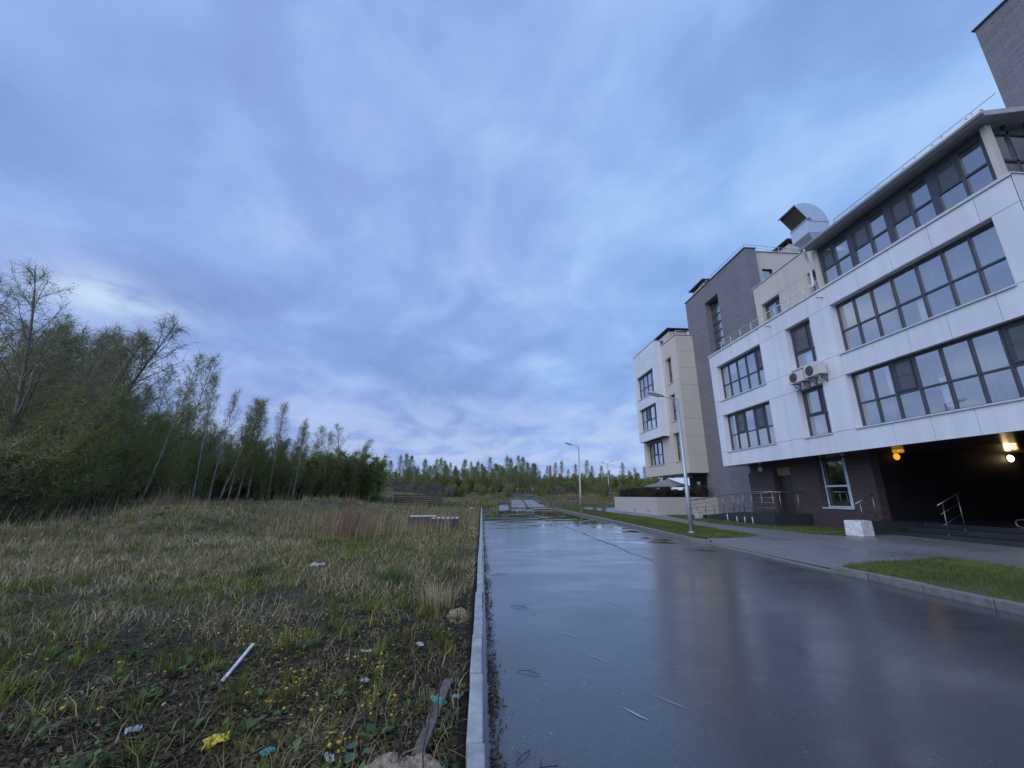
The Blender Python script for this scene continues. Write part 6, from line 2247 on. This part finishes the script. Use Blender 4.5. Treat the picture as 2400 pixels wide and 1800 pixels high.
def pallet(x, y, z, rot, m_top, label, cover=False):
    r = thing('wooden_pallet', (x, y, z), label, 'pallet')
    def P(u, v, w):
        return (x + u * math.cos(rot) - v * math.sin(rot), y + u * math.sin(rot) + v * math.cos(rot), z + w)
    def bx_(mb_, u0, u1, v0, v1, w0, w1):
        mb_.hexa([P(u0, v0, w0), P(u1, v0, w0), P(u1, v1, w0), P(u0, v1, w0), P(u0, v0, w1), P(u1, v0, w1), P(u1, v1, w1), P(u0, v1, w1)])
    for k in range(6):
        u = -0.55 + k * 0.2
        mb_ = MB()
        bx_(mb_, u, u + 0.13, -0.5, 0.5, 0.302, 0.325)
        child(mb_, 'board', m_top, r)
    for v in (-0.49, -0.05, 0.39):
        mb_ = MB()
        bx_(mb_, -0.58, 0.6, v, v + 0.1, 0.0, 0.30)
        child(mb_, 'bearer', M_dwood, r)
    if cover:
        mb_ = MB()
        bx_(mb_, -0.56, 0.6, -0.5, 0.5, 0.327, 0.337)
        child(mb_, 'cover_sheet', M_wwood, r)


pz = hz(-2.2, 19.3)
pallet(x_at(1050, 19.3) - 0.08, 19.3, pz + 0.16, 0.05, M_wwood, 'slatted grey wooden pallet on end timbers in the field beside the sheeted one')
pallet(x_at(996, 19.9) - 0.05, 19.9, pz + 0.20, 0.10, M_wood, 'wooden pallet covered with a white sheet in the field', cover=True)

lx0, lx1, ly = x_at(925, 50), x_at(1035, 50), 50.0
lz = hz((lx0 + lx1) / 2, ly)
for k in range(5):
    mb = MB()
    dx = rnd.uniform(-0.25, 0.25)
    mb.box(lx0 + dx, lx1 + dx, ly - 0.5, ly + 0.7, lz + 0.05 + 0.24 * k, lz + 0.05 + 0.24 * k + 0.15)
    o = mb.build('stacked_slab', M_dwood, bevel=0.02)
    tag(o, 'dark slab stacked in the low pile before the earth bank' + (', topmost of the pile' if k == 4 else ''), 'slab', 'slabs of the dark pile')
for k, (px, py, w) in enumerate(((1045, 1163, 0.9), (1066, 1167, 0.6), (1127, 1161, 0.9), (1176, 1159, 1.1), (1205, 1152, 1.0), (1098, 1180, 0.3))):
    Y = 56 if k != 5 else 47
    x = x_at(px, Y)
    o = scrap('concrete_chunk', x, Y, w * 1.3, 0.7, 0.25, M_slab, ['pale broken concrete chunk at the right end of the dark pile', 'small pale chunk just right of the dark pile', 'low pale chunk in the dry grass between pile and slab path',
              'flat pale chunk close left of the slab path', 'pale chunk at the far top of the slab path', 'tiny white chunk in the brush before the road end'][k], 'chunk', 0.1, n=5)

# concrete slab track beyond the road end
SLABS = [(1181, 1188, 1.1, 1.6), (1215, 1184, 1.55, 2.0), (1256, 1184, 1.9, 1.9), (1214, 1176, 1.5, 2.3), (1247, 1176, 1.5, 2.2), (1212, 1170, 1.45, 2.3), (1242, 1170, 1.4, 2.4), (1210, 1166, 1.4, 2.6), (1238, 1166, 1.35, 2.5)]
LB = ['first pale wet slab at the left corner of the track', 'wide wet slab, first of the left lane of the track', 'wide wet slab, first of the right lane of the track', 'second wet slab of the left lane of the track', 'second wet slab of the right lane of the track',
      'third wet slab of the left lane of the track', 'third wet slab of the right lane of the track', 'farthest wet slab of the left lane of the track', 'farthest wet slab of the right lane of the track']
YS = [46.9, 47.6, 47.6, 51.4, 51.4, 55.6, 55.6, 60.4, 60.4]
for (px, py, w, l), lb, Y in zip(SLABS, LB, YS):
    x = x_at(px, Y)
    z0, z1 = max(hz(x, Y - l * 0.6), hz(x, Y - l * .5)) + 0.10, hz(x, Y + l * 0.6) + 0.16
    mb = MB()
    tw_ = rnd.uniform(-0.07, 0.07)
    mb.hexa([(x - w / 2, Y - l * .62, z0 - 0.16), (x + w / 2, Y - l * .62, z0 - 0.16 + tw_), (x + w / 2, Y + l * .62, z1 - 0.16), (x - w / 2, Y + l * .62, z1 - 0.16),
             (x - w / 2, Y - l * .62, z0), (x + w / 2, Y - l * .62, z0 + tw_), (x + w / 2, Y + l * .62, z1), (x - w / 2, Y + l * .62, z1)])
    tag(mb.build('concrete_slab', M_slab, bevel=0.02), lb, 'slab', 'slabs of the wet track')
mb = MB()
mb.hexa([(5.3, 42.6, SL * 43 + 0.01), (7.1, 42.4, SL * 43 + 0.01), (7.2, 43.9, SL * 43 + 0.02), (5.2, 43.7, SL * 43 + 0.02), (5.3, 42.6, SL * 43 + 0.09), (7.1, 42.4, SL * 43 + 0.14), (7.2, 43.9, SL * 43 + 0.16), (5.2, 43.7, SL * 43 + 0.10)])
tag(mb.build('concrete_slab', M_slab, bevel=0.02), 'thin slab lying on the road by its far right corner', 'slab', 'slabs of the wet track')

# small shrubs on the grass strip
plant(T_brown[0], 9.1, 33.6, 1.0, 0.3, 'small dark leafless shrub on the grass strip, the left of two', 'shrub', wide=0.9)
plant(T_brown[0], 9.5, 32.4, 0.8, 2.3, 'small dark shrub on the grass strip, the right of two', 'shrub', wide=1.1)
for o in S.objects:
    if o.get('label', '').startswith('small dark'):
        o.location.z = SL * o.location.y + PV - 0.05

# pale scrapes in the asphalt
M_scrape = simple('pale scrape', (0.40, 0.405, 0.42), 0.5, var=0.4, nscale=40)
mb = MB()
for x, y, l, az, w in ((1.25, 3.42, 0.26, 2.15, 0.016), (1.62, 3.55, 0.34, 2.2, 0.007), (1.30, 4.45, 0.35, 2.2, 0.008), (1.15, 5.2, 0.3, 2.3, 0.008), (2.1, 6.4, 0.5, 2.0, 0.010), (2.6, 8.2, 0.6, 1.9, 0.012), (2.9, 5.6, 0.22, 2.4, 0.006)):
    z = SL * y + 0.004
    dx_, dy_ = math.cos(az), math.sin(az)
    q = [(x, y), (x + dx_ * l * 0.3 - dy_ * w, y + dy_ * l * 0.3 + dx_ * w), (x + dx_ * l, y + dy_ * l), (x + dx_ * l * 0.6 + dy_ * w * 0.6, y + dy_ * l * 0.6 - dx_ * w * 0.6)]
    mb.poly([(a, b, SL * b + 0.004) for a, b in q[::-1]])
tag(mb.build('road_scrapes', M_scrape), kind='structure')

# twigs lying on the road
for (x, y, l, az) in ((0.36, 4.35, 0.22, -0.5), (0.30, 2.9, 0.20, 0.3), (0.24, 3.0, 0.16, 0.9), (0.45, 6.6, 0.30, -0.6), (0.2, 9.0, 0.35, 0.1)):
    mb = MB()
    z = SL * y + 0.008
    mb.tube([(x, y, z), (x + math.cos(az) * l * 0.5, y + math.sin(az) * l * 0.5, z + 0.012), (x + math.cos(az) * l, y + math.sin(az) * l, z)], 0.003, 5)
    mb.tube([(x + math.cos(az) * l * 0.4, y + math.sin(az) * l * 0.4, z + 0.008), (x + math.cos(az + 0.6) * l * 0.8, y + math.sin(az + 0.6) * l * 0.8, z + 0.004)], 0.002, 5)
    tag(mb.build('fallen_twig', M_twigd), 'thin dark twig lying on wet asphalt near the left kerb', 'twig', 'twigs on the road near the left kerb')
